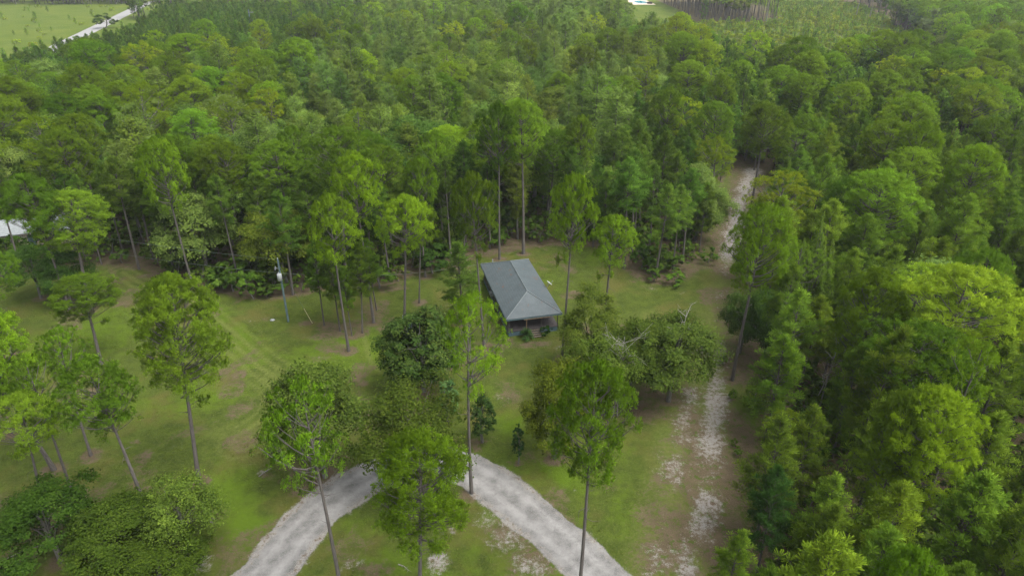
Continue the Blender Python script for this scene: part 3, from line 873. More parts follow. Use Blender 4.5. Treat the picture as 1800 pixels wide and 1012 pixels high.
hero('mature', 'pine with open limbs in the right-hand wood, upper right', (1720, 65 + 190), H=20, w=110, var=4, color=Y1)
hero('mature', 'pale pine over the middle of the right-hand plantation', (1625, 215), H=20, w=80, var=3, color=Y1)
hero('mature', 'pine at the far right top with a dark stem', (1770, 60), H=20, w=70, var=2)
hero('mature', 'pine in the dark wood above the bare-trunked leaning one', (370, 240), H=19, w=95, var=0)
hero('mature', 'pine above the white-roofed house at the left', (95, 225), H=20, w=95, var=4)
hero('mature', 'wide flat-headed pine in the upper left swamp', (330, 60), H=20, w=90, var=4, color=(1.15, 1.1, .8))
hero('mature', 'rounded pine behind the tallest one left of the cabin', (770, 235), H=19, w=80, var=3)
hero('mature', 'bright round pine peeping over the wood edge left of the cabin', (735, 280), H=18, w=72, var=0, color=Y1)
hero('mature', 'slim pine in the wood edge right of the cabin, near the track', (1025, 205), H=20, w=66, var=1)
hero('mature', 'low round pine in the middle of the right wood', (1495, 315), H=17, w=80, var=0)
hero('mature', 'pine at the lower right edge behind the leaning open pine', (1610, 690), H=17, w=110, var=4)
hero('mature', 'bright pine tip at the bottom edge, right corner wood', (1600, 975), H=17, w=150, var=2, color=BRI)
# young pines near the pole and the cabin
for a, (tx, ty, bx, by, ww, l) in enumerate([(545, 425, 570, 572, 52, 'nearest the guy wire'), (575, 440, 598, 582, 56, 'in the middle of the straw bed'),
                                            (628, 430, 637, 585, 58, 'on the right of the straw bed'), (606, 470, 619, 590, 44, 'behind the pale-butted pine'),
                                            (655, 420, 662, 545, 46, 'left of the tallest cabin pine')]):
    hero('young', f'young pine with bare stem {l}', (tx, ty), (bx, by), w=ww, var=3, color=(1.35, 1.25, .9))
hero('young', 'soft wispy young pine on the lawn left of the cabin roof', (808, 430), (815, 566), w=82, var=0, color=(.95, 1.0, 1.1))
# broadleaf trees around the lawn
hero('magnolia', 'dark round magnolia reaching the ground in front of the cabin', (748, 552), (745, 688), w=150, color=(1.1, 1.05, .9))
hero('oak', 'dense rounded oak left of the drive bend', (575, 650), (572, 838), w=200, var=0, color=(.72, .74, .72), straw=2.0)
hero('openoak', 'open-crowned oak hanging over the bend of the gravel drive', (738, 678), (742, 862), w=205, var=0, color=(.95, .88, .72), straw=False)
hero('smalltree', 'small dark cone-shaped tree on the grass by the drive', (850, 692), (848, 777), w=46)
hero('smalltree', 'small thin grey-green tree beside the magnolia', (790, 668), (787, 742), w=36, color=(2.4, 2.1, 2.6))
hero('smalltree', 'slim dark shrub at the grass edge above the drive', (912, 745), (911, 815), w=22, color=(.9, 1.0, 1.3))
hero('oak', 'yellow-green oak beside the tall drooping pine', (962, 640), (975, 805), w=140, var=1, color=(1.45, 1.2, .7))
hero('oak', 'leafy oak against the right front corner of the cabin', (1035, 518), (1035, 650), w=135, var=2, color=(.85, .85, .7))
hero('oak', 'wide grey-green oak right of the cabin with a dead white limb', (1190, 550), (1175, 705), w=168, var=3, color=(.72, .72, .70))
hero('oak', 'dark oak between the leafy oak and the wide grey-green one', (1110, 560), (1105, 700), w=130, var=0, color=(.72, .68, .6))
hero('openoak', 'light green lichen-covered tree in front of the dark oaks', (1060, 595), (1050, 738), w=150, var=1, color=(1.0, 1.0, .85))
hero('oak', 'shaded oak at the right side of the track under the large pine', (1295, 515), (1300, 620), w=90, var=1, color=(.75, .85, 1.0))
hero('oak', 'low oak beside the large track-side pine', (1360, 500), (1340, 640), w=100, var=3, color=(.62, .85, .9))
hero('spired', 'dark broadleaf tree with several pale pointed tops in the right wood', (1450, 372), H=17, w=105)
hero('oak', 'broadleaf thicket tree in the bottom left corner', (60, 872), H=7, w=210, var=2, color=(.62, .72, .55))
hero('oak', 'second thicket tree right of the corner one, bottom left', (185, 890), H=6.5, w=190, var=0, color=(.66, .74, .55))
hero('openoak', 'feathery pale grey-green tree beside the thicket, bottom left', (300, 850), H=7.5, w=165, var=1, color=(.95, 1.0, .85))
hero('oak', 'low thicket tree at the bottom edge under the feathery one', (255, 940), H=5, w=170, var=3, color=(.62, .72, .5))
hero('openoak', 'dark broadleaf tree in front of the white-roofed house', (40, 432), H=8, w=95, var=1, color=(.8, .95, .9))
hero('oak', 'dark low tree between the house and the mown strip, left', (95, 440), H=8, w=95, var=0, color=(.7, .85, .85))
hero('mature', 'pine at the left edge with its top just above the second lawn pine', (8, 520), (22, 760), w=110, var=5, color=Y1)
hero('thin', 'open pine between the round lawn pine and the left edge trunks', (118, 590), (160, 800), w=100, var=2, color=Y1)
hero('mature', 'bushy-headed pine at the far left, halfway down', (15, 440), (20, 620), w=100, var=1)
for a, (tx, ty, bx, by, ww, l, c) in enumerate([(415, 462, 410, 512, 60, 'bright green bush at the wood edge left of the power pole', (1.0, 1.1, 1.0)),
                                               (447, 478, 446, 525, 50, 'second bright bush at the wood edge near the power pole', (1.0, 1.1, .9)),
                                               (385, 470, 384, 505, 40, 'small bush at the wood edge under thin stems', (.9, 1, .9)),
                                               (1128, 435, 1128, 472, 36, 'green bush under the trees at the wood edge right of the cabin', (1, 1, 1)),
                                               (1328, 680, 1325, 722, 62, 'rounded shrub on the brown ground right of the track', (1.2, 1.05, .9)),
                                               (1287, 683, 1286, 702, 18, 'tiny shrub at the track edge near the large pine butt', (1.1, 1.1, 1)),
                                               (1290, 772, 1290, 785, 14, 'tiny green tuft on the bare soil, upper one', (1.2, 1.2, 1)),
                                               (1294, 784, 1294, 800, 18, 'tiny green tuft on the bare soil, lower one', (1.2, 1.2, 1)),
                                               (1190, 478, 1188, 502, 40, 'grassy bush at the lawn corner by the track', (1.2, 1.2, 1)),
                                               (670, 470, 668, 506, 60, 'dark bush behind the group left of the cabin', (.7, .8, .8)),
                                               (760, 430, 760, 480, 70, 'dark leafy bush at the wood edge left of the cabin', (.7, .8, .9)),
                                               (1430, 770, 1425, 815, 70, 'dark shrub under the trunks right of the track', (.6, .75, .7)),
                                               (1400, 905, 1395, 955, 90, 'leafy shrub behind the young bright pine at the bottom', (.8, .85, .8)),
                                               (1275, 620, 1270, 640, 16, 'small weed clump under the shaded oak', (1, 1, 1))]):
    hero('bush', l, (tx, ty), (bx, by), w=ww, color=c, straw=.4)


# ------------------------------------------------------------------ dead wood
def dead_tree(label, x, y, H, seed, lean=0.0, z0=0.0, spread=1.3, nb=9, r=.09, name='dead_tree', cat='dead tree', start=.35):
    rng = np.random.default_rng(seed)
    mb = MB()
    P = trunk_line(rng, H, .25, 8)
    mb.tube(P, r * (1 - P[:, 2] / H * .8) + .01, 6)
    for i in range(nb):
        z = H * rng.uniform(start, .97); az = rng.uniform(0, 6.28); L = spread * rng.uniform(.5, 1.2)
        p0 = interp_line(P, z)
        d = np.array([cos(az), sin(az), rng.uniform(.2, 1.1)])
        p1, p2 = p0 + d * L * .55, p0 + d * L + rng.normal(0, .2, 3) * L
        mb.tube(np.array([p0, p1, p2]), [r * .45, r * .3, .012], 4, cap=False)
        for k in range(3):
            b0 = p0 + (p2 - p0) * rng.uniform(.3, .9)
            mb.tube(np.array([b0, b0 + rand_unit(rng, 1)[0] * L * .4]), [.02, .008], 3, cap=False)
    o = mb.build(name, M['dead'], loc=(x, y, z0), rot=(0, lean, 0))
    tag(o, label, cat)
    occupied.append((x, y, .6))
    return o


xx, yy, _ = G(1172, 690)
dead_tree('bleached dead snag sticking out of the wide grey-green oak', xx, yy - 1.5, 11.0, 5, .02, spread=2.0, nb=8, start=.72)
xx, yy, _ = G(1085, 730)
dead_tree('grey dead tree with fine twigs among the lichen-covered tree', xx, yy, 10.0, 6, .0, spread=2.4, nb=22, r=.07, start=.6)
xx, yy, _ = G(1437, 725)
dead_tree('reddish bare stem leaning in the brown ground right of the track', xx, yy, 9.5, 8, .12, spread=1.0, nb=12, r=.07)
xx, yy, _ = G(1428, 718)
dead_tree('thin grey bare stem beside the reddish leaning one', xx, yy, 8.5, 9, .09, spread=1.2, nb=14, r=.06)
for (tx, ty, bx, by, l) in [(1350, -40, 1346, 42, 'pale bare pole-like tree between tall stand and clearing'), (1506, -60, 1504, 32, 'pale bare trunk in the far green clearing'),
                            (1530, -30, 1528, 34, 'second bare trunk in the far green clearing, right')]:
    x, y, _ = G(bx, by)
    dead_tree(l, x, y, 17, 20 + tx % 9, .02, spread=1.2, nb=3, r=.28, start=.8)
x, y, _ = G(1352, 215, 6)
dead_tree('pale dead tree with crooked limbs beside the grey hunting blind', x, y, 12.5, 31, .05, spread=2.2, nb=8, r=.16, start=.6)

# ------------------------------------------------------------------ scatter the woods
CELL = 3.0
hashg = {}


def hadd(x, y, r): hashg.setdefault((int(x // CELL), int(y // CELL)), []).append((x, y, r))


def hfree(x, y, r):
    cx, cy_ = int(x // CELL), int(y // CELL)
    for a in range(-2, 3):
        for b in range(-2, 3):
            for (px, py, pr) in hashg.get((cx + a, cy_ + b), ()):
                if (px - x) ** 2 + (py - y) ** 2 < ((r + pr) * .5) ** 2 * 1.0: return False
    return True


for (x, y, r) in occupied: hadd(x, y, 2 * r if r > 1 else 2)
SPACE = dict(mature=4.6, thin=4.0, young=2.9, cypress=4.9, edge=3.3, oak=5.4, bush=2.0)


def species(x, y, rnd):
    """kind and height by part of the wood"""
    tx, ty, _ = proj(x, y, 14)
    pick = lambda L: next(k for k, c in zip([a for a, _ in L], np.cumsum([b for _, b in L])) if rnd <= c)
    if x < -115 and y > 175: z = 'young'
    elif y > 430: z = pick([('mature', .7), ('young', .15), ('oak', .16)])
    elif tx < 640 and ty < 118 - max(0, tx - 330) * .12 and tx > 60: z = pick([('young', .93), ('mature', .08)])
    elif tx > 1240:
        if ty < 190 and tx > 1540: z = pick([('mature', .42), ('oak', .38), ('young', .21)])
        elif ty > 700: z = pick([('young', .66), ('mature', .26), ('oak', .09)])
        else: z = pick([('young', .45), ('edge', .32), ('mature', .18), ('oak', .06)])
    elif ty > 285 or (tx > 1080 and ty > 170): z = pick([('edge', .62), ('mature', .18), ('oak', .21)])
    elif tx < 470: z = pick([('mature', .34), ('oak', .42), ('cypress', .20), ('young', .05)])
    elif tx > 1150: z = pick([('mature', .30), ('young', .3), ('oak', .3), ('cypress', .11)])
    else: z = pick([('cypress', .68), ('oak', .24), ('mature', .09)])
    return z, tx, ty


def zone_label(kind, tx, ty):
    where = ('in the wood at the far left' if tx < 330 else 'in the swamp wood beyond the lawn, left of centre' if tx < 640 else 'in the wood straight beyond the cabin' if tx < 1010
             else 'in the wood between cabin and sandy track' if tx < 1260 else 'in the plantation right of the sandy track' if tx < 1500 else 'in the plantation towards the right edge')
    far = 'nearer' if ty > 420 else 'middle' if ty > 220 else 'back'
    return f'{ {"mature": "tall round-headed pine", "young": "slim close-grown young pine", "edge": "bare-stemmed young pine", "cypress": "pale feathery cypress", "oak": "dark rounded broadleaf"}[kind] } {where}, {far} rows'


pts = []
Wmax = lambda y: .76 * (CP * y + 20.5) + 12
rr = random.Random(99)
for _ in range(60000):
    y = 21 + (440 - 21) * rr.random() ** .62
    x = (rr.random() * 2 - 1) * Wmax(440) if False else (rr.random() * 2 - 1) * Wmax(y)
    if inside(x, y, CLEAR): continue
    if inside(x, y, FIELD) or inside(x, y, CLEARING) or inside(x, y, POOL_LAWN): continue
    if y < 60 and x < 10: continue
    kind, tx, ty = species(x, y, rr.random())
    if 95 < y < 116 and -92 < x < -66 and (x + 79) ** 2 + (y - 103) ** 2 < 90: continue          # the yard of the white-roofed house
    if kind == 'oak' and y < 62: kind = 'young'
    if not hfree(x, y, SPACE[kind]): continue
    H = dict(mature=rr.gauss(18.5, 1.6), young=rr.gauss(12.0, 1.4), edge=rr.gauss(15, 1.3), cypress=rr.gauss(15.5, 3.0), oak=rr.gauss(12, 1.8))[kind]
    if x < -115 and y > 175: H = rr.gauss(11.5, .8)
    hadd(x, y, SPACE[kind])
    pts.append((x, y, H, kind, tx, ty))
# the far stand of tall trunks and the woods behind the field
far_pts = []
for i in range(16):
    for j in range(9):
        x, y = 118 + j * 6.0 + rr.uniform(-1, 1), 441 + i * 9 + rr.uniform(-2, 2)
        if inside(x, y, STAND): far_pts.append((x, y, rr.gauss(21, 1), 'mature'))
for _ in range(420):
    x, y = rr.uniform(-560, -285), rr.uniform(560, 640)
    far_pts.append((x, y, rr.gauss(17, 2), rr.choice(['mature', 'young', 'mature', 'oak'])))
for _ in range(260):
    x, y = rr.uniform(-240, 62), rr.uniform(440, 520)
    far_pts.append((x, y, rr.gauss(18, 2), rr.choice(['mature', 'young', 'cypress', 'oak'])))
for _ in range(900):
    x, y = rr.uniform(160, 520), rr.uniform(400, 700)
    if not inside(x, y, CLEARING) and not inside(x, y, STAND) and x < .80 * (CP * y + 20.5) + 15: far_pts.append((x, y, rr.gauss(17, 2), rr.choice(['mature', 'young', 'oak'])))
for _ in range(60):
    x, y = rr.uniform(70, 130), rr.uniform(612, 650)
    far_pts.append((x, y, rr.gauss(12, 2), rr.choice(['mature', 'oak'])))
pts.sort(key=lambda p: p[0] ** 2 + p[1] ** 2)
n_of = dict(pine_tree=sum(1 for _ in V['mature']) * 0 + 58, young_pine=10, cypress_tree=0, oak_tree=18)
LIMIT = dict(pine_tree=290, young_pine=290, cypress_tree=230, oak_tree=230)
rest = []
for (x, y, H, kind, tx, ty) in pts:
    k = KIND_OF[kind]
    px, py, dep = proj(x, y, H)
    inview = (-40 < px < 1840 and py < 1040) or (y < 120 and -330 < px < 2130)
    if n_of[k] < LIMIT[k] and inview:
        n_of[k] += 1
        col = None
        r = rr.random()
        if kind == 'oak':
            col = (.8, .95, .95) if r < .35 else (1.25, 1.25, 1.5) if r < .6 else (1.5, 1.4, .95) if r < .75 else (1.1, 1.1, .9)
        elif kind in ('young', 'edge'):
            col = (1.0, 1.0, 1.0) if px < 1240 else (1.42, 1.28, .95) if r < .8 else (1.7, 1.4, .85)
        elif kind == 'mature':
            col = (.95, .95, .95) if r < .3 else (1.2, 1.1, .95) if r < .8 else (1.5, 1.2, .8)
        elif kind == 'cypress':
            col = (1.0, 1.0, 1.0) if r < .6 else (1.22, 1.12, .85) if r < .8 else (.85, .95, 1.05)
        lab = zone_label(kind, px, py)
        o = put_tree('thin' if (kind == 'mature' and r > .72) else kind, x, y, H, color=col, label=lab, group=lab, lean=(rr.gauss(0, .02), rr.gauss(0, .02)))
    else:
        rest.append((x, y, H, kind))
print('individual trees', n_of, 'rest', len(rest))

# ------------------------------------------------------------------ far woods: one object of instances
LOD = []
for i in range(3): LOD.append(('mature', merged(make_pine(211 + i, tips=64, inner=16, per=8, tl=.5, tw=.22, ntuft=7, pad=1.0, lod=1), M['bark'], M['pine'], 'far_pine'), 20.0, 'pine_tree'))
for i in range(3): LOD.append(('young', merged(make_young(221 + i, nbr=42, per=5, tl=.72, tw=.26, lod=1, R=2.4), M['bark'], M['pine_dark'], 'far_young_pine'), 13.0, 'young_pine'))
for i in range(3): LOD.append(('cypress', merged(make_cypress(231 + i, nbr=80, nl=46, size=.38, lod=1, shape=i % 2), M['bark_oak'], M['cypress'], 'far_cypress'), 17.0, 'cypress_tree'))
for i in range(3): LOD.append(('oak', merged(make_broad(241 + i, nl=2400, size=.52, lobes=26, lod=1), M['bark_oak'], M['oak'], 'far_oak'), 11.0, 'oak_tree'))
oak_g = make_broad(251, nl=2400, size=.52, lobes=26, lod=1)
M['oak_grey'] = leaf_mat('grey_green_leaves', (0.061, 0.095, 0.034), (0.099, 0.150, 0.053), (0.151, 0.210, 0.075), .22)
M['oak_yellow'] = leaf_mat('yellow_green_leaves', (0.078, 0.115, 0.014), (0.123, 0.175, 0.022), (0.180, 0.235, 0.032), .28)
LOD.append(('oak', merged(make_broad(252, nl=2400, size=.52, lobes=26, lod=1), M['bark_oak'], M['oak_grey'], 'far_grey_tree'), 11.0, 'oak_tree'))
LOD.append(('oak', merged(make_broad(253, nl=2400, size=.52, lobes=26, lod=1), M['bark_oak'], M['oak_yellow'], 'far_yellow_tree'), 11.0, 'oak_tree'))
allrest = rest + far_pts
by_kind = {}
for i, l in enumerate(LOD): by_kind.setdefault(l[0], []).append(i)
by_kind['edge'] = by_kind['young']
inst = []
src = {}
for (x, y, H, kind) in allrest:
    i = rr.choice(by_kind[kind])
    k = H / LOD[i][2]
    kr = k * rr.uniform(.9, 1.2)
    px, py, _ = proj(x, y, H)
    if i not in src and 100 < px < 1700 and 5 < py < 200:
        nm = LOD[i][3]
        lab = f'{LOD[i][1].name.split(".")[0].replace("far_", "distant ").replace("_", " ")} standing in the mass of the far wood'
        o = link(nm, LOD[i][1], loc=(x, y, 0), rot=(0, 0, rr.uniform(0, 6.28)), scale=(kr, kr, k))
        tag(o, lab, CAT_OF[nm], lab)
        src[i] = o
    else:
        inst.append((x, y, i, kr, k, rr.uniform(0, 6.28)))


def scatter_object(name, inst, sources, label, cat=None):
    me = bpy.data.meshes.new(name)
    A = np.array(inst, dtype=np.float32)
    me.vertices.add(len(A))
    co = np.zeros((len(A), 3), dtype=np.float32); co[:, :2] = A[:, :2]
    me.vertices.foreach_set('co', co.ravel())
    a = me.attributes.new('variant', 'INT', 'POINT'); a.data.foreach_set('value', A[:, 2].astype(np.int32))
    a = me.attributes.new('size', 'FLOAT_VECTOR', 'POINT'); a.data.foreach_set('vector', np.stack([A[:, 3], A[:, 3], A[:, 4]], 1).ravel())
    a = me.attributes.new('turn', 'FLOAT_VECTOR', 'POINT'); a.data.foreach_set('vector', np.stack([A[:, 5] * 0, A[:, 5] * 0, A[:, 5]], 1).ravel())
    o = link(name, me)
    ng = bpy.data.node_groups.new(name, 'GeometryNodeTree')
    ng.interface.new_socket('Geometry', in_out='INPUT', socket_type='NodeSocketGeometry')
    ng.interface.new_socket('Geometry', in_out='OUTPUT', socket_type='NodeSocketGeometry')
    nin, nout = ng.nodes.new('NodeGroupInput'), ng.nodes.new('NodeGroupOutput')
    join = ng.nodes.new('GeometryNodeJoinGeometry')
    def named(nm, t):
        n = ng.nodes.new('GeometryNodeInputNamedAttribute'); n.data_type = t; n.inputs['Name'].default_value = nm
        return n.outputs['Attribute']
    var, size, turn = named('variant', 'INT'), named('size', 'FLOAT_VECTOR'), named('turn', 'FLOAT_VECTOR')
    for i, s in sources.items():
        oi = ng.nodes.new('GeometryNodeObjectInfo'); oi.inputs['Object'].default_value = s; oi.inputs['As Instance'].default_value = True
        cmp = ng.nodes.new('FunctionNodeCompare'); cmp.data_type = 'INT'; cmp.operation = 'EQUAL'
        ng.links.new(var, cmp.inputs[2]); cmp.inputs[3].default_value = i
        iop = ng.nodes.new('GeometryNodeInstanceOnPoints')
        ng.links.new(nin.outputs[0], iop.inputs['Points']); ng.links.new(cmp.outputs[0], iop.inputs['Selection'])
        ng.links.new(oi.outputs['Geometry'], iop.inputs['Instance'])
        ng.links.new(turn, iop.inputs['Rotation']); ng.links.new(size, iop.inputs['Scale'])
        ng.links.new(iop.outputs[0], join.inputs[0])
    ng.links.new(join.outputs[0], nout.inputs[0])
    md = o.modifiers.new('scatter', 'NODES'); md.node_group = ng
    tag(o, label, cat, kind='stuff')
    return o


inst = [q for q in inst if q[2] in src]
scatter_object('far_woods', inst, src, 'mass of far trees closing the view beyond the nearer woods', 'woods')

# undergrowth: the same way from one real bush
ug = []
u_src = {}
for k in range(3):
    x, y, _ = G([470, 1150, 1470][k], [522, 495, 600][k])
    u_src[k] = put_tree('bush', x, y, 2.2, 1.3, var=k, label=['low leafy bush in the wood edge just left of the pole', 'low leafy bush at the lawn corner under thin pines', 'low leafy bush on the wood floor of the right plantation'][k], color=(.9, .9, .9))
bush_one = {}
for k in range(3):
    mk = make_broad(351 + k, H=2.2, R=1.5, start=0, nl=420, size=.34, lobes=10, lod=1, limbs=3)
    me = merged(mk, M['bark_oak'], M['lush'] if k else M['oak'], 'low_bush')
    x, y, _ = G([215, 700, 1245][k], [462, 494, 462][k])
    o = link('bush', me, loc=(x, y, 0)); tag(o, ['low bush on the wood floor at the left end of the mown strip', 'low bush on the wood floor behind the flat-topped pine', 'low bush on the wood floor where the track enters'][k], 'bush')
    bush_one[k] = o
for _ in range(9000):
    y = 22 + 230 * rr.random() ** .8
    x = (rr.random() * 2 - 1) * Wmax(y)
    if inside(x, y, CLEAR) or inside(x, y, FIELD) or inside(x, y, CLEARING) or (y < 60 and x < 10): continue
    d = float(seg_dist(np.array([x]), np.array([y]), CLEAR)[0])
    if d < 1.5: continue
    if x > 20 and y < 75 and rr.random() < .35: continue
    s = rr.uniform(.5, 1.3)
    if float(seg_dist(np.array([x]), np.array([y]), TRACK_A)[0]) < 5: continue
    ug.append((x, y, rr.choice([0, 1, 1, 2]), s * 1.1, s * rr.uniform(.7, 1.5), rr.uniform(0, 6.28)))
scatter_object('undergrowth', ug, bush_one, 'low leafy undergrowth covering the floor of the woods', 'undergrowth')

# saplings in the far clearing
M['scrub'] = leaf_mat('scrub_leaves', (0.14, 0.19, 0.015), (0.20, 0.27, 0.020), (0.28, 0.34, 0.030), .3)
sap_mesh = merged(make_young(401, H=4, R=1.1, start=.05, nbr=26, per=5, tl=.5, tw=.2, lod=1, r0=.05), M['bark'], M['pine'], 'sapling')
bushy_mesh = merged(make_broad(402, H=2.0, R=1.6, start=0, nl=500, size=.4, lobes=9, lod=1, limbs=3), M['bark_oak'], M['scrub'], 'scrub')
s_src = {}
sap = []
for _ in range(7000):
    x, y = rr.uniform(60, 260), rr.uniform(255, 620)
    if not inside(x, y, CLEARING) or inside(x, y, STAND) or inside(x, y, POOL_LAWN): continue
    k = 0 if rr.random() < .45 else 1
    s = rr.uniform(.35, .95) if k == 0 else rr.uniform(.5, 1.1)
    if k not in s_src and y > 300:
        o = link('sapling' if k == 0 else 'shrub', sap_mesh if k == 0 else bushy_mesh, loc=(x, y, 0), scale=(s, s, s))
        tag(o, 'small pine sapling in the far green clearing' if k == 0 else 'yellow-green shrub in the far green clearing', 'sapling' if k == 0 else 'shrub', 'young growth in the far clearing')
        s_src[k] = o
        continue
    sap.append((x, y, k, s, s * rr.uniform(.8, 1.2), rr.uniform(0, 6.28)))
for _ in range(160):
    x, y = rr.uniform(-420, -190), rr.uniform(300, 540)
    if inside(x, y, FIELD) and float(seg_dist(np.array([x]), np.array([y]), ROAD)[0]) > 9:
        s = rr.uniform(.4, 1.1); sap.append((x, y, rr.choice([0, 1]), s, s, 0))
scatter_object('clearing_scrub', sap, s_src, 'scrub and small pines scattered over the far clearing and field', 'scrub')
x, y, _ = G(186, 50)
put_tree('bush', x, y, 7, 6, name='bush', label='single dark round bush in the far field beside the road', color=(.7, .8, .8))

# ------------------------------------------------------------------ ground
def axis(dense, lo, hi, step, far, mids=()):
    a = list(np.arange(lo, hi + 1e-6, step))
    g, s = hi, step
    while g < far: s *= 1.13; g += s; a.append(g)
    g, s = lo, step
    left = []
    while g > -far: s *= 1.13; g -= s; left.append(g)
    return np.array(left[::-1] + a)


def sheet(name, X, Y, z=0.0, keep=None):
    gx, gy = np.meshgrid(X, Y)
    x, y = gx.ravel(), gy.ravel()
    at = ground_attrs(x, y)
    nx, ny = len(X), len(Y)
    i = np.arange(ny - 1)[:, None] * nx + np.arange(nx - 1)[None, :]
    F = np.stack([i, i + 1, i + nx + 1, i + nx], -1).reshape(-1, 4)
    return sheet_from(name, np.stack([x, y, np.full(x.shape, z)], 1), F, at)


def sheet_from(name, P, F, at):
    me = bpy.data.meshes.new(name)
    me.vertices.add(len(P)); me.vertices.foreach_set('co', P.astype(np.float32).ravel())
    me.loops.add(F.size); me.loops.foreach_set('vertex_index', F.ravel().astype(np.int32))
    me.polygons.add(len(F))
    me.polygons.foreach_set('loop_start', (np.arange(len(F)) * 4).astype(np.int32))
    me.polygons.foreach_set('loop_total', np.full(len(F), 4, dtype=np.int32))
    for k, v in at.items():
        a = me.attributes.new(k, 'FLOAT', 'POINT'); a.data.foreach_set('value', v.astype(np.float32))
    me.materials.append(M['ground'])
    me.update(calc_edges=True)
    return tag(link(name, me), kind='structure')


def strip(name, line, half, z, nw=24):
    L = np.array(line)
    # resample
    seg = np.hypot(*np.diff(L, axis=0).T); s = np.concatenate([[0], np.cumsum(seg)])
    q = np.linspace(0, s[-1], int(s[-1] / .35) + 2)
    P = np.stack([np.interp(q, s, L[:, 0]), np.interp(q, s, L[:, 1])], 1)
    t = unit(np.gradient(P, axis=0))
    nrm = np.stack([-t[:, 1], t[:, 0]], 1)
    o = np.linspace(-half, half, nw)
    XY = P[:, None, :] + nrm[:, None, :] * o[None, :, None]
    x, y = XY[..., 0].ravel(), XY[..., 1].ravel()
    i = np.arange(len(P) - 1)[:, None] * nw + np.arange(nw - 1)[None, :]
    F = np.stack([i, i + 1, i + nw + 1, i + nw], -1).reshape(-1, 4)[:, ::-1]
    return sheet_from(name, np.stack([x, y, np.full(x.shape, z)], 1), F, ground_attrs(x, y))


XA = axis(0, -70, 70, .42, 6000)
YA = np.concatenate([np.arange(-400, 20, 30), np.arange(20, 125, .42), np.arange(125, 320, 2.0), np.arange(320, 900, 6.0), [1100, 1500, 2500, 4000, 7000]])
sheet('ground', XA, YA)
strip('gravel_drive', DRIVE, 3.1, .004)
strip('sandy_track', TRACK_A, 3.0, .008, 20)
mb = MB()
R_ = np.array(ROAD, dtype=float)
t = unit(np.gradient(R_, axis=0)); nn = np.stack([-t[:, 1], t[:, 0]], 1)
for i in range(len(R_) - 1):
    a, b, c, d = R_[i] + nn[i] * 4.0, R_[i] - nn[i] * 4.0, R_[i + 1] - nn[i + 1] * 4.0, R_[i + 1] + nn[i + 1] * 4.0
    mb.add([[*a, .03], [*d, .03], [*c, .03], [*b, .03]], [[3, 2, 1, 0]])
tag(mb.build('road', M['asphalt']), kind='structure')

# grass tufts over the lawn
rng = np.random.default_rng(5)
n = 14000
gy = 34 + 66 * rng.random(n) ** .85; gx = (rng.random(n) * 2 - 1) * (.76 * (CP * gy + 20.5) + 3)
at = ground_attrs(gx, gy)
ok = inside(gx, gy, CLEAR) & (at['gravel'] < .25) & (at['sand'] < .45) & (rng.random(n) > at['dirt'] * .8) & (fbm(gx / 2.2, gy / 2.2, 77) > .44)
hx, hy = 3.1, 82
ok &= ~inside(gx, gy, [(-1.0, 74), (7.0, 75.6), (3.4, 92.5), (-5, 91)])
gx, gy = gx[ok], gy[ok]
mb = MB()
cen = np.stack([gx, gy, np.zeros_like(gx)], 1)
needle_tufts(mb, rng, cen, np.tile([0, 0, 1.0], (len(gx), 1)), 5, .13, .06, up=1.0, spread=.9)
tag(mb.build('grass', M['grass']), 'rough tufts of grass growing over the mown lawn', 'grass', kind='stuff')

# ------------------------------------------------------------------ cabin
HA = radians(13.5)
ux, uy = (cos(HA), sin(HA)), (-sin(HA), cos(HA))
HW, HL = 7.3, 16.8                    # roof size
hx0, hy0 = -0.72, 73.95               # front left eave corner
cab = link('cabin', None, loc=(hx0, hy0, 0), rot=(0, 0, HA))
tag(cab, 'small cabin with a blue-grey hipped roof and screened front porch on the lawn', 'cabin')
EZ, RZ, q = 2.72, 4.45, 3.65


def roof_mesh():
    m = MB()
    th = .10
    top = np.array([[0, 0, EZ], [HW, 0, EZ], [HW, HL, EZ], [0, HL, EZ], [q, q, RZ], [q, HL - q, RZ]])
    F4 = [[1, 2, 5, 4], [3, 0, 4, 5]]; F3 = [[0, 1, 4], [2, 3, 5]]
    m.add(top, F4); m.add(top, F3)
    lo = top - [0, 0, th]
    m.add(lo, [f[::-1] for f in F4]); m.add(lo, [f[::-1] for f in F3])
    for a, b in ((0, 1), (1, 2), (2, 3), (3, 0)):
        m.add([lo[a], lo[b], top[b], top[a]], [[0, 1, 2, 3]])
    return m


roof = roof_mesh().build('roof', M['roof'], cab)
# ridge and hip caps
M['cap'] = flat('ridge_cap', (0.13, 0.155, 0.16), .6, .15, 4)
for a, b in (((0, 0, EZ), (q, q, RZ)), ((HW, 0, EZ), (q, q, RZ)), ((q, q, RZ), (q, HL - q, RZ)), ((0, HL, EZ), (q, HL - q, RZ)), ((HW, HL, EZ), (q, HL - q, RZ))):
    m = MB(); m.tube(np.array([a, b]) + [0, 0, .015], [.07, .07], 6)
    m.build('ridge_cap', M['cap'], roof)
m = MB(); m.tube([[1.6, HL - 1.3, 3.3], [1.6, HL - 1.3, 3.85]], [.07, .07], 8); m.build('vent_pipe', M['white'], roof)
m = MB()
for (c, s) in (((HW / 2, -.013, EZ - .16), (HW, .03, .13)), ((-.013, HL / 2, EZ - .16), (.03, HL, .13)), ((HW + .013, HL / 2, EZ - .16), (.03, HL, .13)), ((HW / 2, HL + .013, EZ - .16), (HW, .03, .13))):
    m.box(c, s)
m.build('fascia', M['blue_paint'], cab)
m = MB(); m.box((4.0, .03, EZ - .28), (3.4, .08, .16)); m.build('porch_beam', M['tan_wood'], cab)
w0, w1, l0, l1 = .42, HW - .42, .40, HL - .45
m = MB()
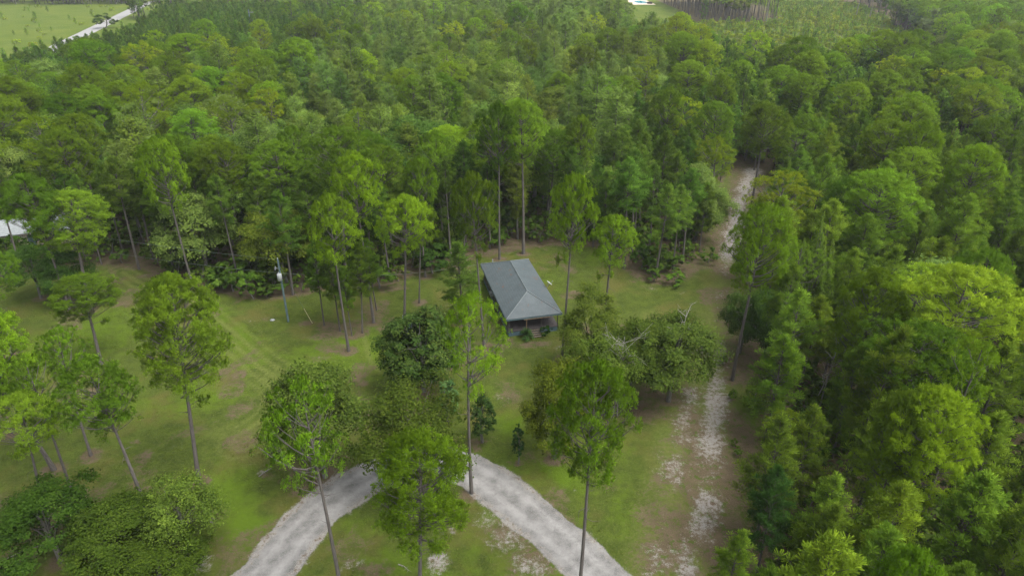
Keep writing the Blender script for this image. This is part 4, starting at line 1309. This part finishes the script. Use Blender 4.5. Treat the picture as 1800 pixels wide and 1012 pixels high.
m.box(((w0 + w1) / 2, l0, .32), (w1 - w0, .06, .64)); m.box((w0, (l0 + l1) / 2, .32), (.06, l1 - l0 - .07, .64))
m.box((w1, (l0 + l1) / 2, .32), (.06, l1 - l0 - .07, .64)); m.box(((w0 + w1) / 2, l1, .32), (w1 - w0, .06, .64))
m.build('skirting', M['blue_paint'], cab)
m = MB(); m.box(((w0 + w1) / 2, (l0 + l1) / 2, .70), (w1 - w0 + .16, l1 - l0 + .16, .10)); m.build('porch_floor', M['deck'], cab)
m = MB()
m.box((w0 + .10, (3.6 + l1) / 2, 1.66), (.10, l1 - 3.6, 1.80)); m.box((w1 - .95, (3.6 + l1) / 2, 1.66), (.10, l1 - 3.6, 1.80))
m.box(((w0 + w1) / 2 - .4, 3.65, 1.66), (w1 - w0 - 1.2, .10, 1.80)); m.box(((w0 + w1) / 2 - .4, l1 - .06, 1.66), (w1 - w0 - 1.2, .10, 1.80))
m.box(((w0 + w1) / 2, (l0 + l1) / 2, 2.585), (w1 - w0, l1 - l0, .05))
wall = m.build('wall', M['wall'], cab)
for yy_ in (6.0, 9.2, 13.0):
    m = MB(); m.box((w0 + .035, yy_, 1.75), (.04, 1.0, 1.0)); wn_ = m.build('window', M['white'], cab)
    m = MB(); m.box((w0 + .012, yy_, 1.75), (.02, .84, .84)); m.build('pane', M['glass'], wn_)
m = MB(); m.box((3.5, 3.58, 1.72), (.92, .05, 1.85)); d_ = m.build('door', M['dark_wood'], cab)
m = MB(); m.box((3.86, 3.54, 1.7), (.05, .05, .12)); m.build('handle', M['steel'], d_)
for k, (px_, py_, mt) in enumerate(((w0 + .05, l0 + .05, 'wall'), (2.75, l0 + .05, 'tan_wood'), (4.7, l0 + .05, 'dark_wood'), (w1 - .05, l0 + .05, 'dark_wood'), (w1 - .05, 4.2, 'dark_wood'), (w1 - .05, 8.4, 'dark_wood'), (w1 - .05, 12.6, 'dark_wood'), (w0 + .05, 2.2, 'wall'))):
    m = MB(); m.box((px_, py_, 1.66), (.10, .10, 1.82)); m.build('post', M[mt], cab)
m = MB(); m.box((w0 + .05, (l0 + 3.6) / 2, 1.10), (.05, 3.0, .06)); m.box((w0 + .05, (l0 + 3.6) / 2, 1.9), (.05, 3.0, .05)); m.build('screen_rail', M['wall'], cab)
for k in range(4):
    m = MB(); m.box((3.75, l0 - .18 - .28 * k, .58 - .155 * k), (1.35, .30, .06)); m.box((3.75, l0 - .07 - .28 * k, .48 - .155 * k), (1.30, .05, .14))
    m.build('step', M['step'], cab)
m = MB(); m.box((w0 - .25, 9.9, 1.35), (.42, .72, .48)); ac = m.build('air_conditioner', M['white'], cab)
m = MB()
for k in range(5): m.box((w0 - .47, 9.9, 1.18 + k * .08), (.02, .62, .03))
m.build('grille', M['steel'], ac)

# satellite dish on the right eave: base plate, mast, reflector, feed arm
dish = link('satellite_dish', None, loc=(hx0 + ux[0] * (HW - .1) + uy[0] * 7.2, hy0 + ux[1] * (HW - .1) + uy[1] * 7.2, EZ + .03), rot=(0, 0, HA))
tag(dish, 'pale satellite dish mounted on the right eave of the cabin roof', 'satellite dish')
m = MB(); m.tube([[0, 0, 0], [.25, 0, .12], [.35, 0, .55]], [.04, .04, .04], 8); m.build('mast', M['steel'], dish)
m = MB()
a_, r_ = 18, 6
VV = [[0, 0, 0]]
for i in range(1, r_ + 1):
    for j in range(a_):
        q_ = i / r_ * .46; VV.append([q_ * cos(j * 2 * pi / a_), q_ * sin(j * 2 * pi / a_) * .9, q_ * q_ * .55])
VV = np.array(VV)
R1 = np.array([[cos(.7), 0, sin(.7)], [0, 1, 0], [-sin(.7), 0, cos(.7)]])
VV = VV @ R1.T + np.array([.42, 0, .62])
m.add(VV, [[0, 1 + j, 1 + (j + 1) % a_] for j in range(a_)], smooth=True)
for i in range(r_ - 1):
    b0 = 1 + i * a_
    m.add(VV, [[b0 + j, b0 + a_ + j, b0 + a_ + (j + 1) % a_, b0 + (j + 1) % a_] for j in range(a_)], smooth=True)
m.build('reflector', M['white'], dish)
m = MB(); m.tube([[.30, 0, .35], [.80, 0, .75], [.95, 0, .98]], [.02, .02, .05], 6); m.build('feed_arm', M['steel'], dish)

# sago palm and shrub by the steps
def cab_pt(u_, v_): return hx0 + ux[0] * u_ + uy[0] * v_, hy0 + ux[1] * u_ + uy[1] * v_


x, y = cab_pt(2.45, -.55)
sago = link('sago_palm', None, loc=(x, y, 0)); tag(sago, 'spiky dark green sago palm left of the porch steps', 'palm')
m = MB(); m.tube([[0, 0, 0], [0, 0, .4]], [.22, .16], 9); m.build('trunk', M['bark'], sago)
m = MB()
rng = np.random.default_rng(3)
for i in range(46):
    az = i * 2.4; el = radians(rng.uniform(5, 75)); L = rng.uniform(.85, 1.25)
    s_ = np.linspace(0, 1, 6)
    r__ = s_ * L * cos(el); z__ = .4 + s_ * L * sin(el) - s_ ** 2 * .45 * cos(el) * L
    P_ = np.stack([np.cos(az) * r__, np.sin(az) * r__, z__], 1)
    sd2 = np.array([-sin(az), cos(az), 0])
    for k in range(1, 6):
        for sg in (-1, 1):
            b = P_[k]; tip = b + sd2 * sg * .17 + (P_[k] - P_[k - 1]) * .8 + [0, 0, .04]
            m.add([P_[k - 1], b, tip], [[0, 1, 2]], 0, rng.uniform(.2, .9))
m.build('crown', M['magnolia'], sago, )
x, y = cab_pt(5.0, -.6)
put_tree('bush', x, y, 1.5, .85, var=1, label='compact dark shrub right of the porch steps', color=(.45, .62, .7))

# ------------------------------------------------------------------ well shed by the flat-topped pine
x, y, _ = G(722, 580)
ws = link('well_shed', None, loc=(x, y, 0), rot=(0, 0, .12)); tag(ws, 'small grey lean-to well shed between a pine and the magnolia', 'shed')
m = MB()
for (c, s) in (((0, .55, .8), (1.5, .06, 1.6)), ((-.75, 0, .75), (.06, 1.04, 1.5)), ((.75, 0, .75), (.06, 1.04, 1.5)), ((0, -.55, .7), (1.5, .06, 1.4))): m.box(c, s)
m.build('wall', M['wall'], ws)
m = MB()
T_ = np.array([[-.95, -.8, 1.45], [.95, -.8, 1.45], [.95, .8, 1.85], [-.95, .8, 1.85]])
m.add(np.concatenate([T_, T_ - [0, 0, .05]]), [[0, 1, 2, 3], [7, 6, 5, 4], [0, 4, 5, 1], [1, 5, 6, 2], [2, 6, 7, 3], [3, 7, 4, 0]])
m.build('roof', M['shedroof'], ws)
m = MB(); m.box((-.1, -.595, .68), (.65, .03, 1.2)); m.build('door', M['blue_paint'], ws)

# ------------------------------------------------------------------ power poles and wires
def utility_pole(label, x, y, H, transformer=True, lean=0.0, arms=0, r=.15):
    p = link('utility_pole', None, loc=(x, y, 0), rot=(0, lean, 0)); tag(p, label, 'utility pole')
    m = MB(); m.tube([[0, 0, 0], [0, 0, H * .5], [0, 0, H]], [r, r * .85, r * .7], 10); m.build('pole', M['pole'], p)
    if transformer:
        m = MB(); m.tube([[.02, -.40, H - 2.75], [.02, -.40, H - 2.7], [.02, -.40, H - 1.85], [.02, -.40, H - 1.80]], [.24, .30, .30, .22], 14)
        t = m.build('transformer', M['white'], p)
        m = MB(); m.box((.02, -.14, H - 2.1), (.12, .22, .08)); m.box((.02, -.14, H - 2.5), (.12, .22, .08)); m.build('bracket', M['steel'], t)
        m = MB(); m.tube([[-.05, -.40, H - 1.82], [-.05, -.40, H - 1.52]], [.06, .04], 8); m.build('bushing', M['steel'], t)
        m = MB(); m.tube([[0, 0, H - 1.25], [-.55, -.1, H - 1.15]], [.03, .03], 5); m.tube([[-.5, -.1, H - 1.4], [-.42, -.1, H - .95]], [.06, .05], 7); m.build('cutout_switch', M['white'], p)
        m = MB(); m.tube([[0, 0, H], [0, 0, H + .22]], [.05, .07], 8); m.build('insulator', M['white'], p)
    for k in range(arms):
        m = MB(); m.box((1.0, -.2, H - 1.2 - 3.4 * k), (2.2, .14, .16)); a = m.build('crossarm', M['steel'], p)
        for j in (0.2, 1.1, 1.9):
            m = MB(); m.tube([[j, -.2, H - 1.12 - 3.4 * k], [j, -.2, H - .8 - 3.4 * k]], [.07, .09], 6); m.build('insulator', M['white'], a)
    return p


def wire(name, label, a, b, sag, r=.012, cat='power line'):
    s = np.linspace(0, 1, 26)
    P = np.array(a)[None] * (1 - s)[:, None] + np.array(b)[None] * s[:, None]
    P[:, 2] -= sag * 4 * s * (1 - s)
    m = MB(); m.tube(P, r, 5)
    return tag(m.build(name, M['wire']), label, cat)


bx_, by_, _ = G(507, 565)
xt, zt = at_depth(488, 456, by_)
PH = zt
lx = atan2(xt - bx_, PH)
utility_pole('blue-grey power pole with a transformer can at the wood edge', bx_, by_, PH, True, lx)
topp = (bx_ + sin(lx) * PH, by_, PH)
lowp = (bx_ + sin(lx) * (PH - 1.9), by_, PH - 1.9)
P2 = (-74.0, 89.5)
utility_pole('plain power pole at the far left end of the two wires', P2[0], P2[1], 10.5, False)
wire('power_line', 'upper wire running left from the top of the transformer pole', topp, (P2[0], P2[1], 10.3), .5)
wire('power_line', 'lower wire running left from below the transformer pole top', lowp, (P2[0], P2[1], 8.4), .7)
cx_, cy2 = cab_pt(.1, HL - .4)
wire('service_cable', 'thin cable from the transformer pole to the back of the cabin', lowp, (cx_, cy2, 2.9), 1.0, .016)
gx_, gy_, _ = G(549, 568)
wire('guy_wire', 'slanted guy wire anchored right of the transformer pole', (topp[0], topp[1], PH - .6), (gx_, gy_, 0), 0, .018, 'guy wire')
m = MB()
v = np.array([topp[0] - gx_, topp[1] - gy_, PH - .6]); v /= np.linalg.norm(v)
m.tube([np.array([gx_, gy_, 0]), np.array([gx_, gy_, 0]) + v * 2.3], [.045, .045], 8)
M['guard'] = flat('guy_guard', (0.42, 0.38, 0.22), .6)
tag(m.build('guy_guard', M['guard']), 'pale plastic guard on the lower end of the guy wire', 'guy guard')
x, y, _ = G(479, 563)
m = MB()
rng = np.random.default_rng(8)
ico = rand_unit(rng, 40) * np.array([.35, .22, .16]) * rng.uniform(.85, 1.1, (40, 1))
import bmesh
bm = bmesh.new()
for p_ in ico: bm.verts.new(p_)
bmesh.ops.convex_hull(bm, input=bm.verts)
me = bpy.data.meshes.new('stone'); bm.to_mesh(me); bm.free(); me.materials.append(M['white'])
tag(link('stone', me, loc=(x, y, .08)), 'pale lump of stone on the grass left of the power pole', 'stone')
x, y, _ = G(473, 95)
x, y = G(473, 100)[0] * 1.0, G(473, 100)[1]
utility_pole('far pale power pole with two crossarms above the swamp wood', -114.0, 318.0, 17.5, False, -.01, 2, .30)

# ------------------------------------------------------------------ hunting blind
x, y, zb = G(1338, 186, 9.2)
hb = link('hunting_blind', None, loc=(x, y, 0)); tag(hb, 'small grey hunting blind on stilts beside the pale dead tree', 'hunting blind')
m = MB(); m.box((0, 0, 9.9), (1.1, 1.1, 1.4)); m.build('cabin_box', M['steel'], hb)
m = MB(); m.box((0, -.56, 10.15), (.7, .02, .3)); m.build('opening', M['glass'], hb)
m = MB(); m.box((0, 0, 10.66), (1.35, 1.35, .1)); m.build('roof', M['wall'], hb)
for a, b in ((-.45, -.45), (.45, -.45), (.45, .45), (-.45, .45)):
    m = MB(); m.tube([[a * 1.6, b * 1.6, 0], [a, b, 9.2]], [.06, .06], 6); m.build('leg', M['dark_wood'], hb)

# ------------------------------------------------------------------ white-roofed house at the left
wh = link('house', None, loc=(-79.5, 106, 0), rot=(0, 0, .35)); tag(wh, 'white-roofed house half hidden behind the trees at the left edge', 'house')
m = MB()
for (c, s) in (((0, -3.4, 1.3), (12, .15, 2.6)), ((0, 3.4, 1.3), (12, .15, 2.6)), ((-5.95, 0, 1.3), (.15, 6.6, 2.6)), ((5.95, 0, 1.3), (.15, 6.6, 2.6))): m.box(c, s)
m.build('wall', M['deckpale'], wh)
T_ = np.array([[-6.5, -4, 2.6], [6.5, -4, 2.6], [6.5, 0, 4.0], [-6.5, 0, 4.0], [6.5, 4, 2.6], [-6.5, 4, 2.6]])
m = MB(); m.add(np.concatenate([T_, T_ - [0, 0, .08]]), [[0, 1, 2, 3], [3, 2, 4, 5], [9, 8, 7, 6], [11, 10, 8, 9], [0, 6, 7, 1], [4, 10, 11, 5], [1, 7, 8, 2], [2, 8, 10, 4], [3, 9, 6, 0], [5, 11, 9, 3]])
m.build('roof', M['steel'], wh)
for xx_ in (-3.5, 3.2):
    m = MB(); m.box((xx_, -3.49, 1.5), (1.3, .05, 1.1)); f_ = m.build('window', M['white'], wh)
    m = MB(); m.box((xx_, -3.52, 1.5), (1.1, .03, .9)); m.build('pane', M['glass'], f_)
m = MB(); m.box((0, -3.49, 1.05), (.95, .05, 2.1)); m.build('door', M['blue_paint'], wh)

# fallen limbs and bits of straw litter that the mower leaves
for k, (fx, fy, L, a, l) in enumerate([(1372, 0, 0, 0, ''), (455, 838, 1.6, .9, 'short pale fallen limb on the grass left of the drive'), (815, 668, 1.4, .1, 'broken pale branch on the grass below the sparse yellow-green pine'),
                                       (1150, 470, 3.2, .5, 'long fallen branch at the wood edge right of the cabin'), (700, 992, 1.2, -.6, 'small fallen branch on the grass inside the drive bend')]):
    if not L: continue
    x, y, _ = G(fx, fy)
    rg = np.random.default_rng(60 + k)
    m = MB(); e = np.array([cos(a) * L, sin(a) * L, .10])
    m.tube([[0, 0, .04], e * .5 + [0, .1, .05], e], [.05, .035, .012], 5)
    for q in range(5):
        b0 = e * rg.uniform(.3, .95); m.tube([b0, b0 + rg.normal(0, .3, 3) * [1, 1, .4] + [0, 0, .12]], [.018, .006], 3, cap=False)
    tag(m.build('fallen_branch', M['dead'], loc=(x, y, .02)), l, 'branch')

# ------------------------------------------------------------------ far pool
pl = link('swimming_pool', None, loc=(100, 578, 0)); tag(pl, 'turquoise swimming pool with pale paving on the far lawn', 'swimming pool')
m = MB(); m.box((0, 0, .10), (17, 42, .2)); m.build('paving', M['deckpale'], pl)
m = MB()
A_ = np.arange(24) * 2 * pi / 24
m.add(np.stack([1 + 4.6 * np.cos(A_), 2 + 12 * np.sin(A_), np.full(24, .215)], 1), [list(range(24))]); m.build('water', M['pool'], pl)
m = MB(); m.tube(np.stack([1 + 4.7 * np.cos(np.append(A_, 0)), 2 + 12.1 * np.sin(np.append(A_, 0)), np.full(25, .23)], 1), .12, 5); m.build('coping', M['white'], pl)
m = MB(); m.box((0, 0, .75), (3.6, 3.0, 1.1)); m.box((0, 0, 1.36), (3.9, 3.3, .12))
tag(m.build('hot_tub', M['black'], loc=(105, 563, .2)), 'dark square covered tub on the paving beside the far pool', 'hot tub')

# ------------------------------------------------------------------ haze
def haze():
    m = bpy.data.materials.new('haze_air'); m.use_nodes = True
    nt = m.node_tree
    for n_ in list(nt.nodes):
        if n_.type != 'OUTPUT_MATERIAL': nt.nodes.remove(n_)
    v_ = nt.nodes.new('ShaderNodeVolumePrincipled')
    v_.inputs['Color'].default_value = (.86, .92, .96, 1)
    v_.inputs['Density'].default_value = HAZE
    v_.inputs['Anisotropy'].default_value = .2
    nt.links.new(v_.outputs[0], nt.nodes['Material Output'].inputs['Volume'])
    mb_ = MB(); mb_.box((0, 420, 24.0), (1500, 1500, 50.0))
    return tag(mb_.build('haze', m), 'thin pale haze in the air over the woods', 'haze', kind='stuff')


HAZE = 0.00016
if HAZE: haze()
